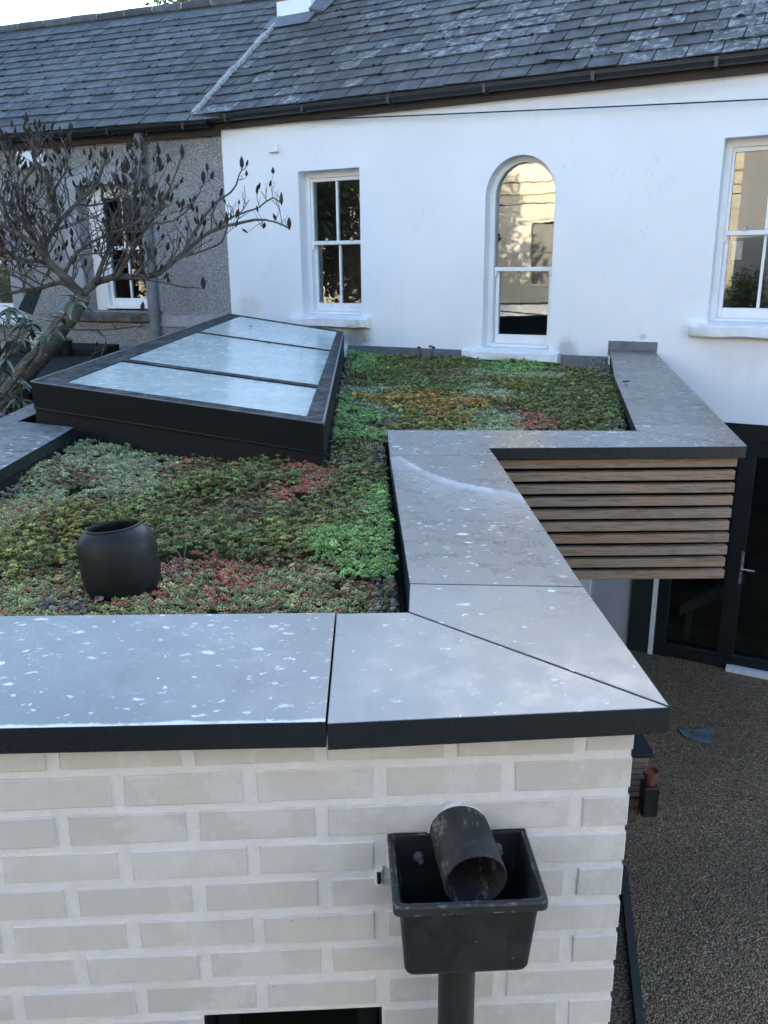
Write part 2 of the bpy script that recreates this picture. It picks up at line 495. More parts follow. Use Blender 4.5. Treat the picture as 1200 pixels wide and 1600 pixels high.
def mat_rooflight_frame():
    m = NT('rooflight_frame')
    p = m.co()
    up = m.sep(m.n('ShaderNodeNewGeometry').outputs['Normal'])[2]
    n = m.noise(11, 6, 0.7, dist=0.6); n2 = m.noise(34, 5, 0.7)
    c = m.mix(m.ramp(n, 0.3, 0.7), (0.005, 0.006, 0.007), (0.009, 0.0105, 0.012))
    d = m.math('MULTIPLY', m.ramp(up, 0.7, 0.95), m.ramp(m.math('ADD', n, m.math('MULTIPLY', n2, 0.5)), 0.66, 0.92, 0.06, 0.75))
    c = m.mix(d, c, (0.15, 0.15, 0.148))
    m.set(c, m.ramp(n, 0.3, 0.7, 0.6, 0.9), 0.15)
    return m.mat
def mat_bark():
    m = NT('tree_bark')
    n = m.noise(16, 6, 0.7); b = m.noise(5, 4)
    c = m.mix(m.ramp(n, 0.3, 0.7), (0.052, 0.046, 0.040), (0.135, 0.122, 0.106))
    c = m.mix(m.ramp(b, 0.55, 0.7, 0, 0.5), c, (0.09, 0.11, 0.07))
    m.set(c, 0.9, 0.2)
    m.bump(n, 0.6, 0.01)
    return m.mat
def mat_soil():
    m = NT('roof_soil')
    n = m.noise(40, 6, 0.7)
    c = m.mix(m.ramp(n, 0.3, 0.7), (0.045, 0.046, 0.020), (0.10, 0.085, 0.045))
    m.set(c, 0.95, 0.15)
    m.bump(n, 0.9, 0.02)
    return m.mat
def mat_grass():
    m = NT('garden_ground')
    n = m.noise(3, 8, 0.7)
    c = m.mix(m.ramp(n, 0.35, 0.65), (0.04, 0.055, 0.02), (0.07, 0.06, 0.035))
    m.set(c, 0.95, 0.15)
    return m.mat
def mat_stucco():
    m = NT('cream_stucco')
    n = m.noise(1.3, 6, 0.65); st = m.noise(2.0, 5, 0.6, v=m.mapping(m.co(), (1.5, 1.5, 0.15)))
    c = m.mix(m.ramp(n, 0.35, 0.7), (0.58, 0.52, 0.40), (0.68, 0.62, 0.50))
    c = m.mix(m.ramp(st, 0.5, 0.75, 0, 0.5), c, (0.42, 0.36, 0.25))
    m.set(c, 0.9, 0.2)
    m.bump(m.noise(9, 6), 0.3, 0.03)
    return m.mat

MAT['render'] = mat_render()
MAT['cap_front'] = mat_capping('capping_front', 0.62, front=True, dust=0.62)
MAT['cap_corner'] = mat_capping('capping_corner', 0.20, dust=0.72)
MAT['cap_side'] = mat_capping('capping_side', 0.22, dust=0.60)
MAT['cap_swoosh'] = mat_capping('capping_splashed', 0.42, swoosh=True, dust=0.42, k=.8)
MAT['cap_speckled'] = mat_capping('capping_speckled', 0.85, dust=0.45, k=.62)
MAT['cap_plain'] = mat_capping('capping_plain', 0.03, dust=0.25)
MAT['brick'] = mat_brick(); MAT['mortar'] = mat_mortar(); MAT['pebble'] = mat_pebbledash()
MAT['slate_w'] = mat_slate('slate_weathered', (0.048, 0.046, 0.044), (0.100, 0.096, 0.091), 0.55)
MAT['slate_n'] = mat_slate('slate_dark', (0.052, 0.051, 0.050), (0.096, 0.094, 0.092), 0.15)
MAT['wood'] = mat_wood(); MAT['gravel'] = mat_gravel()
MAT['glass'] = mat_glass('window_glass', 0.14, 0.01)
MAT['glass_old'] = mat_glass('old_window_glass', 0.30, 0.03)
MAT['glass_dark'] = mat_glass('door_glass', 0.03, 0.0, (0.5, 0.52, 0.52))
MAT['rl_glass'] = mat_rooflight_glass(); MAT['rl_frame'] = mat_rooflight_frame()
MAT['bark'] = mat_bark(); MAT['soil'] = mat_soil(); MAT['grass'] = mat_grass(); MAT['stucco'] = mat_stucco()
MAT['white'] = simple('white_paint', (0.78, 0.79, 0.80), 0.45, 0.03, 6, 0.45)
MAT['sill'] = simple('painted_stone', (0.72, 0.73, 0.75), 0.8, 0.08, 14, 0.3, 0.5)
MAT['black_metal'] = simple('black_metal', (0.018, 0.020, 0.024), 0.42, 0.2, 8, 0.5)
MAT['dark_frame'] = simple('dark_frame', (0.008, 0.010, 0.013), 0.4, 0.15, 5, 0.5)
MAT['anthracite'] = simple('anthracite_panel', (0.020, 0.025, 0.029), 0.5, 0.1, 5, 0.4)
MAT['membrane'] = simple('roof_membrane', (0.006, 0.007, 0.008), 0.75, 0.25, 12, 0.25, 0.3)
MAT['lead'] = simple('lead_flashing', (0.13, 0.14, 0.155), 0.55, 0.2, 12, 0.4, 0.3)
MAT['blackpvc'] = simple('black_plastic', (0.008, 0.009, 0.010), 0.45, 0.2, 10, 0.3)
MAT['brownfascia'] = simple('dark_brown_fascia', (0.030, 0.026, 0.024), 0.6, 0.2, 4, 0.3)
MAT['greypipe'] = simple('grey_pipe', (0.15, 0.16, 0.17), 0.55, 0.25, 7, 0.35, 0.2)
MAT['greystone'] = simple('grey_painted_stone', (0.30, 0.31, 0.33), 0.8, 0.12, 7, 0.25, 0.3)
MAT['oldsill'] = simple('old_stone', (0.10, 0.095, 0.085), 0.9, 0.4, 9, 0.2, 0.5)
MAT['room'] = simple('dim_room', (0.10, 0.10, 0.10), 0.9, 0.1, 3, 0.2)
MAT['moss'] = simple('dark_moss', (0.012, 0.014, 0.011), 0.95, 0.4, 30, 0.1, 0.5)
MAT['mortar_strip'] = simple('old_mortar', (0.33, 0.33, 0.31), 0.9, 0.35, 25, 0.2, 0.6)
MAT['chimbrick'] = simple('red_brick', (0.33, 0.09, 0.05), 0.85, 0.3, 15, 0.2, 0.4)
MAT['terracotta'] = simple('terracotta', (0.20, 0.075, 0.052), 0.8, 0.15, 18, 0.25)
MAT['whitepot'] = simple('white_pot', (0.48, 0.47, 0.45), 0.6, 0.08, 10, 0.4)
MAT['steel'] = simple('steel', (0.5, 0.5, 0.52), 0.3, 0.05, 10, 0.5, 0, 0.9)
MAT['leaf'] = mat_attr('plant_leaf', 0.55, 0.35)
MAT['sedum'] = mat_attr('sedum_leaf', 0.5, 0.4)
MAT['stone'] = mat_attr('edge_pebbles', 0.75, 0.3, 0.2)
MAT['pod'] = simple('dry_pod', (0.030, 0.024, 0.022), 0.8, 0.35, 60, 0.2)
MAT['deadleaf'] = simple('dead_leaf', (0.33, 0.17, 0.07), 0.8, 0.3, 40, 0.2)
MAT['paleleaf'] = simple('pale_dead_leaf', (0.42, 0.30, 0.15), 0.8, 0.3, 40, 0.2)
MAT['darkleaf'] = simple('dark_dead_leaf', (0.03, 0.025, 0.022), 0.8, 0.3, 40, 0.2)
MAT['slatepiece'] = simple('blue_grey_sheet', (0.10, 0.12, 0.145), 0.5, 0.35, 14, 0.4)
MAT['curtain'] = simple('pale_blind', (0.42, 0.44, 0.47), 0.8, 0.05, 3, 0.2)
MAT['cable'] = simple('black_cable', (0.015, 0.015, 0.017), 0.6, 0.1, 5, 0.3)
MAT['darkrender'] = simple('grey_boundary_wall', (0.25, 0.26, 0.28), 0.9, 0.15, 2, 0.2)
MAT['beige'] = simple('beige_render', (0.37, 0.365, 0.355), 0.9, 0.08, 2, 0.2, 0.2)
MAT['paper'] = simple('printed_card', (0.62, 0.68, 0.72), 0.7, 0.15, 22, 0.2)

rng = random.Random(7)
nrg = np.random.default_rng(11)

# ================================================================== SETTING: ground
mb = MB()
mb.add([(-300, -300, ZG - .02), (300, -300, ZG - .02), (300, 400, ZG - .02), (-300, 400, ZG - .02)], [(0, 1, 2, 3)])
tag(mb.build('ground', MAT['grass']), kind='structure')
mb = MB()
mb.add([(0.3, -4, ZG), (9, -4, ZG), (9, 5.2, ZG), (0.3, 9.2, ZG)], [(0, 1, 2, 3)])
tag(mb.build('gravel_patio', MAT['gravel']), kind='structure')

# ================================================================== WHITE HOUSE
def wall_with_holes(fr, outer, holes, depth, name, mat, parent, back=True):
    """outer and holes are lists of (s, z); reveals run inwards by depth."""
    polys = [[Vector((p[0], p[1], 0)) for p in outer]] + [[Vector((p[0], p[1], 0)) for p in h] for h in holes]
    tris = tessellate_polygon(polys)
    flat = [p for pl in polys for p in pl]
    me = MB()
    vs = [fr(p.x, 0, p.y) for p in flat]
    fs = []
    for t in tris:
        a, b, c = (flat[i] for i in t)
        fs.append(t if (b - a).cross(c - a).z > 0 else (t[0], t[2], t[1]))
    me.add(vs, fs)
    me.add([fr(p.x, -depth, p.y) for p in flat], [(f[0], f[2], f[1]) for f in fs])
    off = 0
    for k, pl in enumerate(polys):
        n = len(pl)
        ring = [fr(p.x, 0, p.y) for p in pl] + [fr(p.x, -depth, p.y) for p in pl]
        me.add(ring, [(i, (i + 1) % n, n + (i + 1) % n, n + i) if k else (i, n + i, n + (i + 1) % n, (i + 1) % n) for i in range(n)])
        off += n
    return me.build(name, mat, parent)

house = thing('white_house', 'white rendered two storey house with slate roof, sash windows and dark patio doors', 'house', hw(-1, 0, ZG))
def arch_pts(s0, s1, z0, zs, n=20):
    c = (s0 + s1) / 2; r = (s1 - s0) / 2
    return [(s0, z0), (s1, z0)] + [(c + r * math.cos(math.pi * k / n), zs + r * math.sin(math.pi * k / n)) for k in range(n + 1)]
LW = (-3.488, -2.761, -0.50, 0.925)
RW = (0.595, 1.322, -0.49, 0.946)
AW = (-1.427, -0.766, -0.77, 0.60)
outer = [(-4.45, -1.313), (5.2, -1.313), (5.2, 1.50), (-4.45, 1.50)]
rect = lambda q: [(q[0], q[2]), (q[1], q[2]), (q[1], q[3]), (q[0], q[3])]
wall_with_holes(hw, outer, [rect(LW), rect(RW), arch_pts(*AW[:3], AW[3])], 0.32, 'wall', MAT['render'], house)
mb = MB()      # side, back and lower walls of the house
mb.box(hw, -4.45, 0.36 - .6, -0.32, -0.02, ZG, -1.316)
mb.box(hw, 1.95, 5.2, -0.32, 0.0, ZG, -1.316)
mb.box(hw, 4.9, 5.2, -5.0, -0.322, ZG, 1.5)
mb.box(hw, -4.45, 5.2, -5.3, -5.0, ZG, 1.5)
mb.build('side_wall', MAT['render'], house)
mb = MB()
mb.box(hw, -4.45, 4.9, -5.0, -0.33, 1.30, 1.34)
mb.box(hw, -4.45, 4.9, -5.0, -0.33, -1.34, -1.30)
mb.box(hw, -2.2, -2.15, -5.0, -0.33, -1.3, 1.3)
mb.box(hw, -0.1, -0.05, -5.0, -0.33, -1.3, 1.3)
mb.box(hw, -4.4, 4.9, -3.05, -3.0, -3.55, 1.3)
mb.build('interior', MAT['room'], house)

def bar(mb, fr, s0, s1, n0, n1, z0, z1, b=0.004): mb.bbox(fr, s0, s1, n0, n1, z0, z1, b)

def sash_window(fr, q, parent, glass, sillq=None, bars=1, zmid=None, arch=None, sillmat='sill', fm='white', inset=0.13, extra=None):
    s0, s1, z0, z1 = q
    n1 = -inset
    F = MB()
    fw_ = 0.050
    zb = z0 + 0.035
    if arch is None:
        bar(F, fr, s0, s0 + fw_, n1 - .12, n1, z0, z1); bar(F, fr, s1 - fw_, s1, n1 - .12, n1, z0, z1)
        bar(F, fr, s0 + fw_, s1 - fw_, n1 - .12, n1 - .001, z1 - .06, z1)
    else:
        pts_o = arch_pts(s0, s1, z0, z1, 28); c = (s0 + s1) / 2; r = (s1 - s0) / 2 - .045
        pts_i = [(s0 + .045, z0), (s1 - .045, z0)] + [(c + r * math.cos(math.pi * k / 28), z1 + r * math.sin(math.pi * k / 28)) for k in range(29)]
        n = len(pts_o)
        ring = [fr(p[0], n1, p[1]) for p in pts_o] + [fr(p[0], n1, p[1]) for p in pts_i] + [fr(p[0], n1 - .10, p[1]) for p in pts_i]
        fs = []
        for i in range(1, n):
            j = (i + 1) % n
            fs += [(i, j, n + j, n + i), (n + i, n + j, 2 * n + j, 2 * n + i)]
        F.add(ring, fs)
    bar(F, fr, s0 + fw_, s1 - fw_, n1 - .11, n1 + .012, z0, zb)
    win = F.build('window', MAT[fm], parent)
    a, b = s0 + fw_, s1 - fw_
    zt = z1 - .06
    # upper sash stands outside the lower one
    U = MB(); nu = n1 - .018; nl = n1 - .055
    st = 0.035
    if arch is None:
        bar(U, fr, a, a + st * .7, nu - .045, nu, zmid, zt); bar(U, fr, b - st * .7, b, nu - .045, nu, zmid, zt)
        bar(U, fr, a + st * .7, b - st * .7, nu - .045, nu - .001, zt - .035, zt)
    bar(U, fr, a, b, nu - .045, nu + .003, zmid - .038, zmid)
    for ss in (a, b - .024):     # sash horns
        U.hexa([fr(ss, nu - .04, zmid - .038), fr(ss + .024, nu - .04, zmid - .038), fr(ss + .024, nu, zmid - .038), fr(ss, nu, zmid - .038)][::-1] and
               [fr(ss, nu, zmid - .085), fr(ss + .014, nu, zmid - .085), fr(ss + .014, nu - .04, zmid - .085), fr(ss, nu - .04, zmid - .085),
                fr(ss, nu, zmid - .038), fr(ss + .024, nu, zmid - .038), fr(ss + .024, nu - .04, zmid - .038), fr(ss, nu - .04, zmid - .038)])
    for k in range(bars):
        c = a + (b - a) * (k + 1) / (bars + 1)
        bar(U, fr, c - .012, c + .012, nu - .035, nu - .003, zmid, zt - .035)
    U.build('sash', MAT[fm], win)
    Lw = MB()
    bar(Lw, fr, a, a + st, nl - .045, nl, zb, zmid - .038); bar(Lw, fr, b - st, b, nl - .045, nl, zb, zmid - .038)
    bar(Lw, fr, a + st, b - st, nl - .045, nl - .001, zb, zb + .085)
    for k in range(bars):
        c = a + (b - a) * (k + 1) / (bars + 1) 
        bar(Lw, fr, c - .012, c + .012, nl - .035, nl - .003, zb + .085, zmid - .038)
    Lw.build('sash', MAT[fm], win)
    G = MB(); n = nu - .024
    if arch is None:
        G.add([fr(a, n, zmid), fr(b, n, zmid), fr(b, n, zt), fr(a, n, zt)], [(0, 1, 2, 3)])
    else:
        pts = [(s0 + .045, zmid), (s1 - .045, zmid)] + [(c0, z) for c0, z in pts_i[2:]]
        G.add([fr(p[0], n, p[1]) for p in pts], [tuple(range(len(pts)))])
    G.build('pane', glass, win)
    G = MB(); n = nl - .024
    G.add([fr(a, n, zb), fr(b, n, zb), fr(b, n, zmid - .01), fr(a, n, zmid - .01)], [(0, 1, 2, 3)])
    G.build('pane', glass, win)
    if sillq:
        S = MB()
        sa, sb, sz0, sz1, sn = sillq
        # rough stone sill, top sloped outward
        N = 14
        vs = []
        for i in range(N + 1):
            s = sa + (sb - sa) * i / N
            j = lambda k: (noise.noise(Vector((s * 6, k * 3.1, sz0 * 7))) * 0.008)
            vs += [fr(s, -inset, sz1 + .012), fr(s, sn - .02 + j(1), sz1 - .012 + j(2)), fr(s, sn + j(1), sz1 - .03 + j(3)), fr(s, sn + j(4), sz0 + .012 + j(5)), fr(s, sn - .015, sz0 + j(5)), fr(s, -inset, sz0)]
        fs = []
        for i in range(N):
            for k in range(6):
                k2 = (k + 1) % 6
                fs.append((i * 6 + k, (i + 1) * 6 + k, (i + 1) * 6 + k2, i * 6 + k2)[::-1])
        fs.append(tuple(range(6))); fs.append(tuple(reversed(range(N * 6, N * 6 + 6))))
        S.add(vs, fs)
        S.build('sill', MAT[sillmat], win, smooth=True, angle=40)
    return win

w1 = sash_window(hw, LW, house, MAT['glass'], (-3.62, -2.655, -0.615, -0.50, 0.075), 1, 0.25)
w2 = sash_window(hw, (AW[0], AW[1], AW[2], AW[3]), house, MAT['glass_old'], (-1.607, -0.655, -0.875, -0.77, 0.075), 0, -0.025, arch=True)
w3 = sash_window(hw, RW, house, MAT['glass'], (0.465, 1.45, -0.60, -0.485, 0.075), 1, 0.25)
for (s, z, w) in ((-3.25, .25, w1), (-2.95, .25, w1), (0.80, .25, w3), (1.1, .25, w3)):      # little pale catches on the meeting rails
    mb = MB()
    mb.lathe([(0.001, .03), (.012, .022), (.018, .008), (.020, 0)], Matrix.Translation(hw(s, -.142, z)), 8)
    mb.build('sash_catch', MAT['whitepot'], w)

# card standing inside the right window
mb = MB()
mb.box(hw, 0.705, 0.785, -.245, -.242, 0.02, 0.17)
tag(mb.build('card', MAT['paper']), 'small pale card stuck inside the lower pane of the right hand window', 'card')

# roof of slates laid in courses
def slate_roof(fr, s0, s1, eave_n, eave_z, pitch, run, mat, parent, gauge=0.205, width=0.26, seed=1, ridge=True):
    rg = random.Random(seed)
    cp, sp = math.cos(pitch), math.sin(pitch)
    def P(s, t, h): return fr(s, eave_n - t * cp - h * sp * -1 * -1 if False else eave_n - t * cp + h * sp, eave_z + t * sp + h * cp)
    total = run / cp
    mb = MB(); mo = MB()
    nrow = int(total / gauge)
    for r in range(nrow):
        t0 = r * gauge
        t1 = min(total, t0 + gauge * 1.25)
        s = s0 - (width / 2 if r % 2 else 0)
        while s < s1:
            w = width + rg.uniform(-.012, .012)
            a, b = max(s, s0) + .005, min(s + w, s1) - .005
            if b - a > .03:
                dt = rg.uniform(-.008, .008); sk = rg.uniform(-.006, .006); lift = rg.uniform(0, .007)
                if rg.random() < .02: sk += rg.choice((-1, 1)) * .025; lift += .01
                p = [P(a, t0 + dt - sk, .010 + lift), P(b, t0 + dt + sk, .010 + lift), P(b, t1, .001), P(a, t1, .001),
                     P(a, t0 + dt - sk, .019 + lift), P(b, t0 + dt + sk, .019 + lift), P(b, t1, .008), P(a, t1, .008)]
                mb.hexa(p)
                # dark moss in the joints
                if rg.random() < .62:
                    for q in range(rg.randint(1, 3)):
                        c = P(a + rg.choice((0, 0, rg.uniform(0, w))), t0 + rg.uniform(-.012, .03), .016)
                        rr = rg.uniform(.008, .02)
                        el = rg.uniform(1.0, 2.8)
                        mo.add([c + (fr(1, 0, 0) - fr(0, 0, 0)) * rr * el, c - (fr(1, 0, 0) - fr(0, 0, 0)) * rr * el, c + (P(0, 1, 0) - P(0, 0, 0)) * rr, c - (P(0, 1, 0) - P(0, 0, 0)) * rr, c + (P(0, 0, 1) - P(0, 0, 0)) * rr * .8, c - (P(0, 0, 1) - P(0, 0, 0)) * rr * .5],
                               [(0, 2, 4), (2, 1, 4), (1, 3, 4), (3, 0, 4), (2, 0, 5), (1, 2, 5), (3, 1, 5), (0, 3, 5)])
            s += w
    # deck under the slates and the far slope
    mb.add([P(s0, 0, 0), P(s1, 0, 0), P(s1, total, 0), P(s0, total, 0)], [(0, 1, 2, 3)])
    a, b = P(s0, total, 0), P(s1, total, 0)
    e = fr(0, -run * 1.05, -total * sp) - fr(0, 0, 0)
    mb.add([a, b, b + e, a + e], [(0, 1, 2, 3)])
    rf = mb.build('roof', mat, parent)
    tag(mo.build('moss', MAT['moss'], rf), kind='stuff')
    if ridge:
        rb = MB(); x = s0
        while x < s1:
            L_ = min(.45, s1 - x)
            c0 = P(x + .006, total + .01, .0); c1 = P(x + L_ - .006, total + .01, .0)
            c0.z += rg.uniform(-.006, .006)
            rb.tube([c0, c1], .075, 10)
            x += .45
        rb.build('ridge_tiles', MAT['slate_n'], rf)
    return rf, P

PIT = R(35)
roof_w, PW = slate_roof(hw, -5.2, 5.3, 0.15, 1.515, PIT, 2.57, MAT['slate_w'], house, seed=3)
# fascia, soffit and gutter
mb = MB()
mb.box(hw, -4.72, 5.3, 0.0025, 0.055, 1.385, 1.50)
mb.box(hw, -4.72, 5.3, -0.30, 0.0, 1.502, 1.512)
mb.build('fascia', MAT['brownfascia'], house)
def gutter(fr, s0, s1, n, z, r, mat, parent, name='gutter'):
    g = MB(); N = 9
    def ringpts(s, rr): return [fr(s, n + rr * math.cos(math.pi + math.pi * k / N), z + rr * math.sin(math.pi + math.pi * k / N)) for k in range(N + 1)]
    a, b = ringpts(s0, r), ringpts(s1, r); a2, b2 = ringpts(s0, r - .004), ringpts(s1, r - .004)
    m = N + 1
    fs = [(k, k + 1, m + k + 1, m + k) for k in range(N)] + [(2 * m + k + 1, 2 * m + k, 3 * m + k, 3 * m + k + 1) for k in range(N)]
    fs += [(0, m, 3 * m, 2 * m), (N, 2 * m + N, 3 * m + N, m + N)]
    fs += [tuple(range(m))[::-1], tuple(range(m, 2 * m))]
    g.add(a + b + a2 + b2, fs)
    g.tube([fr(s0, n + r, z), fr(s1, n + r, z)], .006, 6)
    x = s0 + .4
    while x < s1:      # brackets and joints
        g.box(fr, x, x + .03, n - r - .004, n + r + .006, z - r - .008, z + .004)
        x += .95
    return g.build(name, mat, parent)
gutter(hw, -4.66, 5.3, 0.118, 1.50, 0.058, MAT['black_metal'], house)
# party line of mortar between the two roofs
mb = MB()
pts = []
for k in range(26):
    t = k / 25 * 3.0
    pts.append(PW(-4.68 - .078 * t * .819 + rng.uniform(-.008, .008), t, .02 + rng.uniform(0, .012)))
mb.tube(pts, [.032 + rng.uniform(-.008, .012) for _ in pts], 6)
mb.build('mortar_fillet', MAT['mortar_strip'], house)
# chimney
ch = MB()
cs, cn, cz = -4.86, .15 - 1.84, 2.77
ch.box(hw, cs, cs + .49, cn - .5, cn, cz - .15, cz + .255, 0)
ch.box(hw, cs + .012, cs + .478, cn - .488, cn - .012, cz + .255, cz + 1.3, 1)
chim = ch.build('chimney', [MAT['white'], MAT['chimbrick']], house)
fl = MB()
q0, q1, q2 = 1.66 / math.cos(PIT), 1.84 / math.cos(PIT), 2.5 / math.cos(PIT)
fl.hexa([PW(-4.93, q0, .03), PW(-4.30, q0, .03), PW(-4.30, q1 + .02, .03), PW(-4.93, q1 + .02, .03), PW(-4.93, q0, .036), PW(-4.30, q0, .036), PW(-4.30, q1 + .02, .06), PW(-4.93, q1 + .02, .06)])
fl.hexa([PW(-4.368, q1, .03), PW(-4.20, q1 + .03, .03), PW(-4.20, q2, .03), PW(-4.368, q2, .03), PW(-4.368, q1, .10), PW(-4.20, q1 + .03, .036), PW(-4.20, q2, .036), PW(-4.368, q2, .13)])
fl.build('flashing', MAT['lead'], chim)
# ventilation cover and cable
mb = MB()
mb.bbox(hw, -3.82, -3.705, 0, .012, 1.12, 1.20, .003)
mb.hexa([hw(-3.82, .05, 1.125), hw(-3.70, .05, 1.125), hw(-3.70, .0125, 1.125), hw(-3.82, .0125, 1.125), hw(-3.74, .05, 1.20), hw(-3.70, .05, 1.20), hw(-3.70, .0125, 1.20), hw(-3.74, .0125, 1.20)])
tag(mb.build('vent_cover', MAT['white']), 'tiny white wall vent cover high on the white house above the left window', 'vent')
mb = MB()
mb.tube([hw(-3.6 + 8.5 * k / 20, .06, 1.40 - .36 * k / 20 - .02 * math.sin(math.pi * k / 20)) for k in range(21)], .0055, 6)
tag(mb.build('overhead_cable', MAT['cable']), 'thin black cable running along the white wall under the gutter', 'cable')

# patio doors and glazing under the white wall
dr = MB()
for (a, b, z0, z1) in ((-.24, .36, -1.43, -1.318), (.36, 1.95, -1.47, -1.318), (.40, .50, ZG, -1.47), (.96, 1.10, ZG, -1.47), (1.82, 1.95, ZG, -1.47), (.50, .96, ZG + .02, ZG + .14), (.50, .96, -1.60, -1.47), (1.10, 1.82, ZG + .055, ZG + .15), (1.10, 1.82, -1.60, -1.47)):
    bar(dr, hw, a, b, -.13, -.03 - (.012 if z0 > -1.7 and z1 < -1.4 else 0), z0, z1)
door = dr.build('patio_door', MAT['dark_frame'], house)
mb = MB()
mb.add([hw(.50, -.08, ZG + .1), hw(.96, -.08, ZG + .1), hw(.96, -.08, -1.5), hw(.50, -.08, -1.5)], [(0, 1, 2, 3)]); mb.build('pane', MAT['glass_dark'], door)
mb = MB()
mb.add([hw(1.10, -.08, ZG + .1), hw(1.82, -.08, ZG + .1), hw(1.82, -.08, -1.5), hw(1.10, -.08, -1.5)], [(0, 1, 2, 3)]); mb.build('pane', MAT['glass_dark'], door)
mb = MB()
mb.box(hw, 1.075, 1.10, -.03, -.022, -2.75, -2.45); mb.tube([hw(1.088, -.03, -2.60), hw(1.088, .025, -2.60), hw(1.20, .025, -2.60)], .010, 8); mb.tube([hw(1.088, -.03, -2.52), hw(1.088, .0, -2.52)], .012, 8)
mb.build('handle', MAT['steel'], door)
mb = MB(); mb.box(hw, 1.06, 1.95, -.10, .03, ZG + .003, ZG + .05); mb.build('threshold', MAT['sill'], door)
mb = MB(); mb.box(hw, .352, .392, -.10, -.012, ZG, -1.43); mb.build('post', MAT['sill'], house)
mb = MB(); mb.box(hw, .16, .35, -.10, -.02, ZG, -1.43); mb.build('panel', MAT['anthracite'], house)
mb = MB(); mb.box(hw, -.24, .158, -.10, -.05, ZG, -1.43)
mb.build('blind', MAT['curtain'], house)
mb = MB()
a = hw(.62, -.6, ZG + .42); 
mb.hexa([hw(.56, -.35, ZG + .30), hw(1.02, -.75, ZG + .52), hw(1.06, -.95, ZG + .52), hw(.60, -.55, ZG + .30), hw(.56, -.35, ZG + .42), hw(1.02, -.75, ZG + .64), hw(1.06, -.95, ZG + .64), hw(.60, -.55, ZG + .42)])
mb.box(hw, .60, .66, -.55, -.49, ZG - .003, ZG + .31); mb.box(hw, .95, 1.0, -.85, -.79, ZG - .003, ZG + .46)
tag(mb.build('reflection_box', MAT['greypipe']), 'pale slanting box added behind the dark patio door glass as a reflection', 'reflection_box')  # solid box put inside in place of the pale reflection in the glass

# ================================================================== GREY NEIGHBOUR
nb = thing('grey_house', 'grey pebbledashed terraced house with dark slate roof, left of the white house', 'house', nw(-3, 0, ZG))
NWIN = (-1.945, -1.02, -0.49, 0.91)
NWIN2 = (-4.05, -2.98, -0.54, 0.95)
wall_with_holes(nw, [(-9, ZG), (0.02, ZG), (0.02, 1.40), (-9, 1.40)], [rect((-1.945, -1.05, -.49, .91)), rect((-3.95, -3.05, -.54, .95))], 0.30, 'wall', MAT['pebble'], nb)
mb = MB()
mb.box(nw, -9, -.02, -5.3, -5.0, ZG, 1.4); mb.box(nw, -9.3, -9, -5.3, 0, ZG, 1.4)
mb.build('side_wall', MAT['pebble'], nb)
mb = MB()
mb.box(nw, -9, -.3, -2.6, -2.55, -1.5, 1.3); mb.box(nw, -9, -.3, -2.55, -.32, 1.28, 1.3); mb.box(nw, -9, -.3, -2.55, -.32, -1.5, -1.48)
mb.box(nw, -.3, -.25, -2.55, -.32, -1.5, 1.3)
mb.build('interior', MAT['room'], nb)
mb = MB()
for (a, b, z0, z1) in ((-2.17, -1.945, -.49, 1.09), (-1.05, -.88, -.49, 1.09), (-1.945, -1.05, .91, 1.09), (-3.05, -2.88, -.54, 1.1), (-4.15, -3.95, -.54, 1.1), (-3.95, -3.05, .95, 1.1)):
    mb.bbox(nw, a, b, 0.002, .018, z0, z1, .003)
mb.bbox(nw, -2.35, -.02, .002, .014, -.66, -.53, .003)
mb.build('surround', MAT['greystone'], nb)
sash_window(nw, (-1.80, -1.13, -0.47, 0.87), nb, MAT['glass'], (-2.11, -0.93, -0.615, -0.50, 0.09), 1, 0.24, sillmat='oldsill', inset=.15)
mb = MB()
mb.bbox(nw, -1.945, -1.80, -.30, -.17, -.49, .91); mb.bbox(nw, -1.13, -1.05, -.30, -.17, -.49, .91); mb.bbox(nw, -1.80, -1.13, -.30, -.171, .87, .91)
mb.build('window_lining', MAT['white'], nb)
sash_window(nw, (-3.95, -3.05, -0.54, 0.95), nb, MAT['glass'], (-4.15, -2.86, -0.68, -0.55, 0.08), 1, 0.10, inset=.15)
# an outward-opened dark casement beyond the left window's jamb
mb = MB()
p = [at_y(28, 483, 9.9), at_y(50, 492, 9.7), at_y(65, 452, 9.7), at_y(42, 455, 9.9)]
d = Vector((.02, -.03, 0))
mb.hexa([p[0], p[1], p[1] + d, p[0] + d, p[3], p[2], p[2] + d, p[3] + d])
tag(mb.build('leaning_panel', MAT['membrane']), 'dark tilted panel leaning by the grey house behind the tree trunk', 'panel')
def nfr(s, n, z): return nw(s, n, z)
roof_n, PN = slate_roof(nw, -9.5, 0.5, 0.20, 1.455, PIT, 2.62, MAT['slate_n'], nb, gauge=.20, width=.30, seed=5)
mb = MB()
mb.box(nw, -9.3, .0, .002, .05, 1.33, 1.45)
mb.box(nw, -9.3, .0, -.3, 0, 1.402, 1.412)
mb.build('fascia', MAT['brownfascia'], nb)
gutter(nw, -9.3, -.05, 0.15, 1.45, 0.055, MAT['dark_frame'], nb)
mb = MB()
mb.tube([nw(-.975, .075, 1.42), nw(-.975, .075, .45)], .055, 14); mb.tube([nw(-.975, .075, .46), nw(-.975, .075, -.52)], .062, 14); mb.tube([nw(-.975, .075, -.50), nw(-.975, .075, ZG)], .055, 14)
for z in (.46, -.50): mb.tube([nw(-.975, .075, z - .03), nw(-.975, .075, z + .02)], .069, 14)
mb.build('downpipe', MAT['greypipe'], nb, smooth=True, angle=40)
mb = MB()
mb.bbox(nw, -2.67, -2.31, .002, .075, 1.13, 1.295, .006)
mb.box(nw, -2.66, -2.32, .0765, .082, 1.128, 1.142)
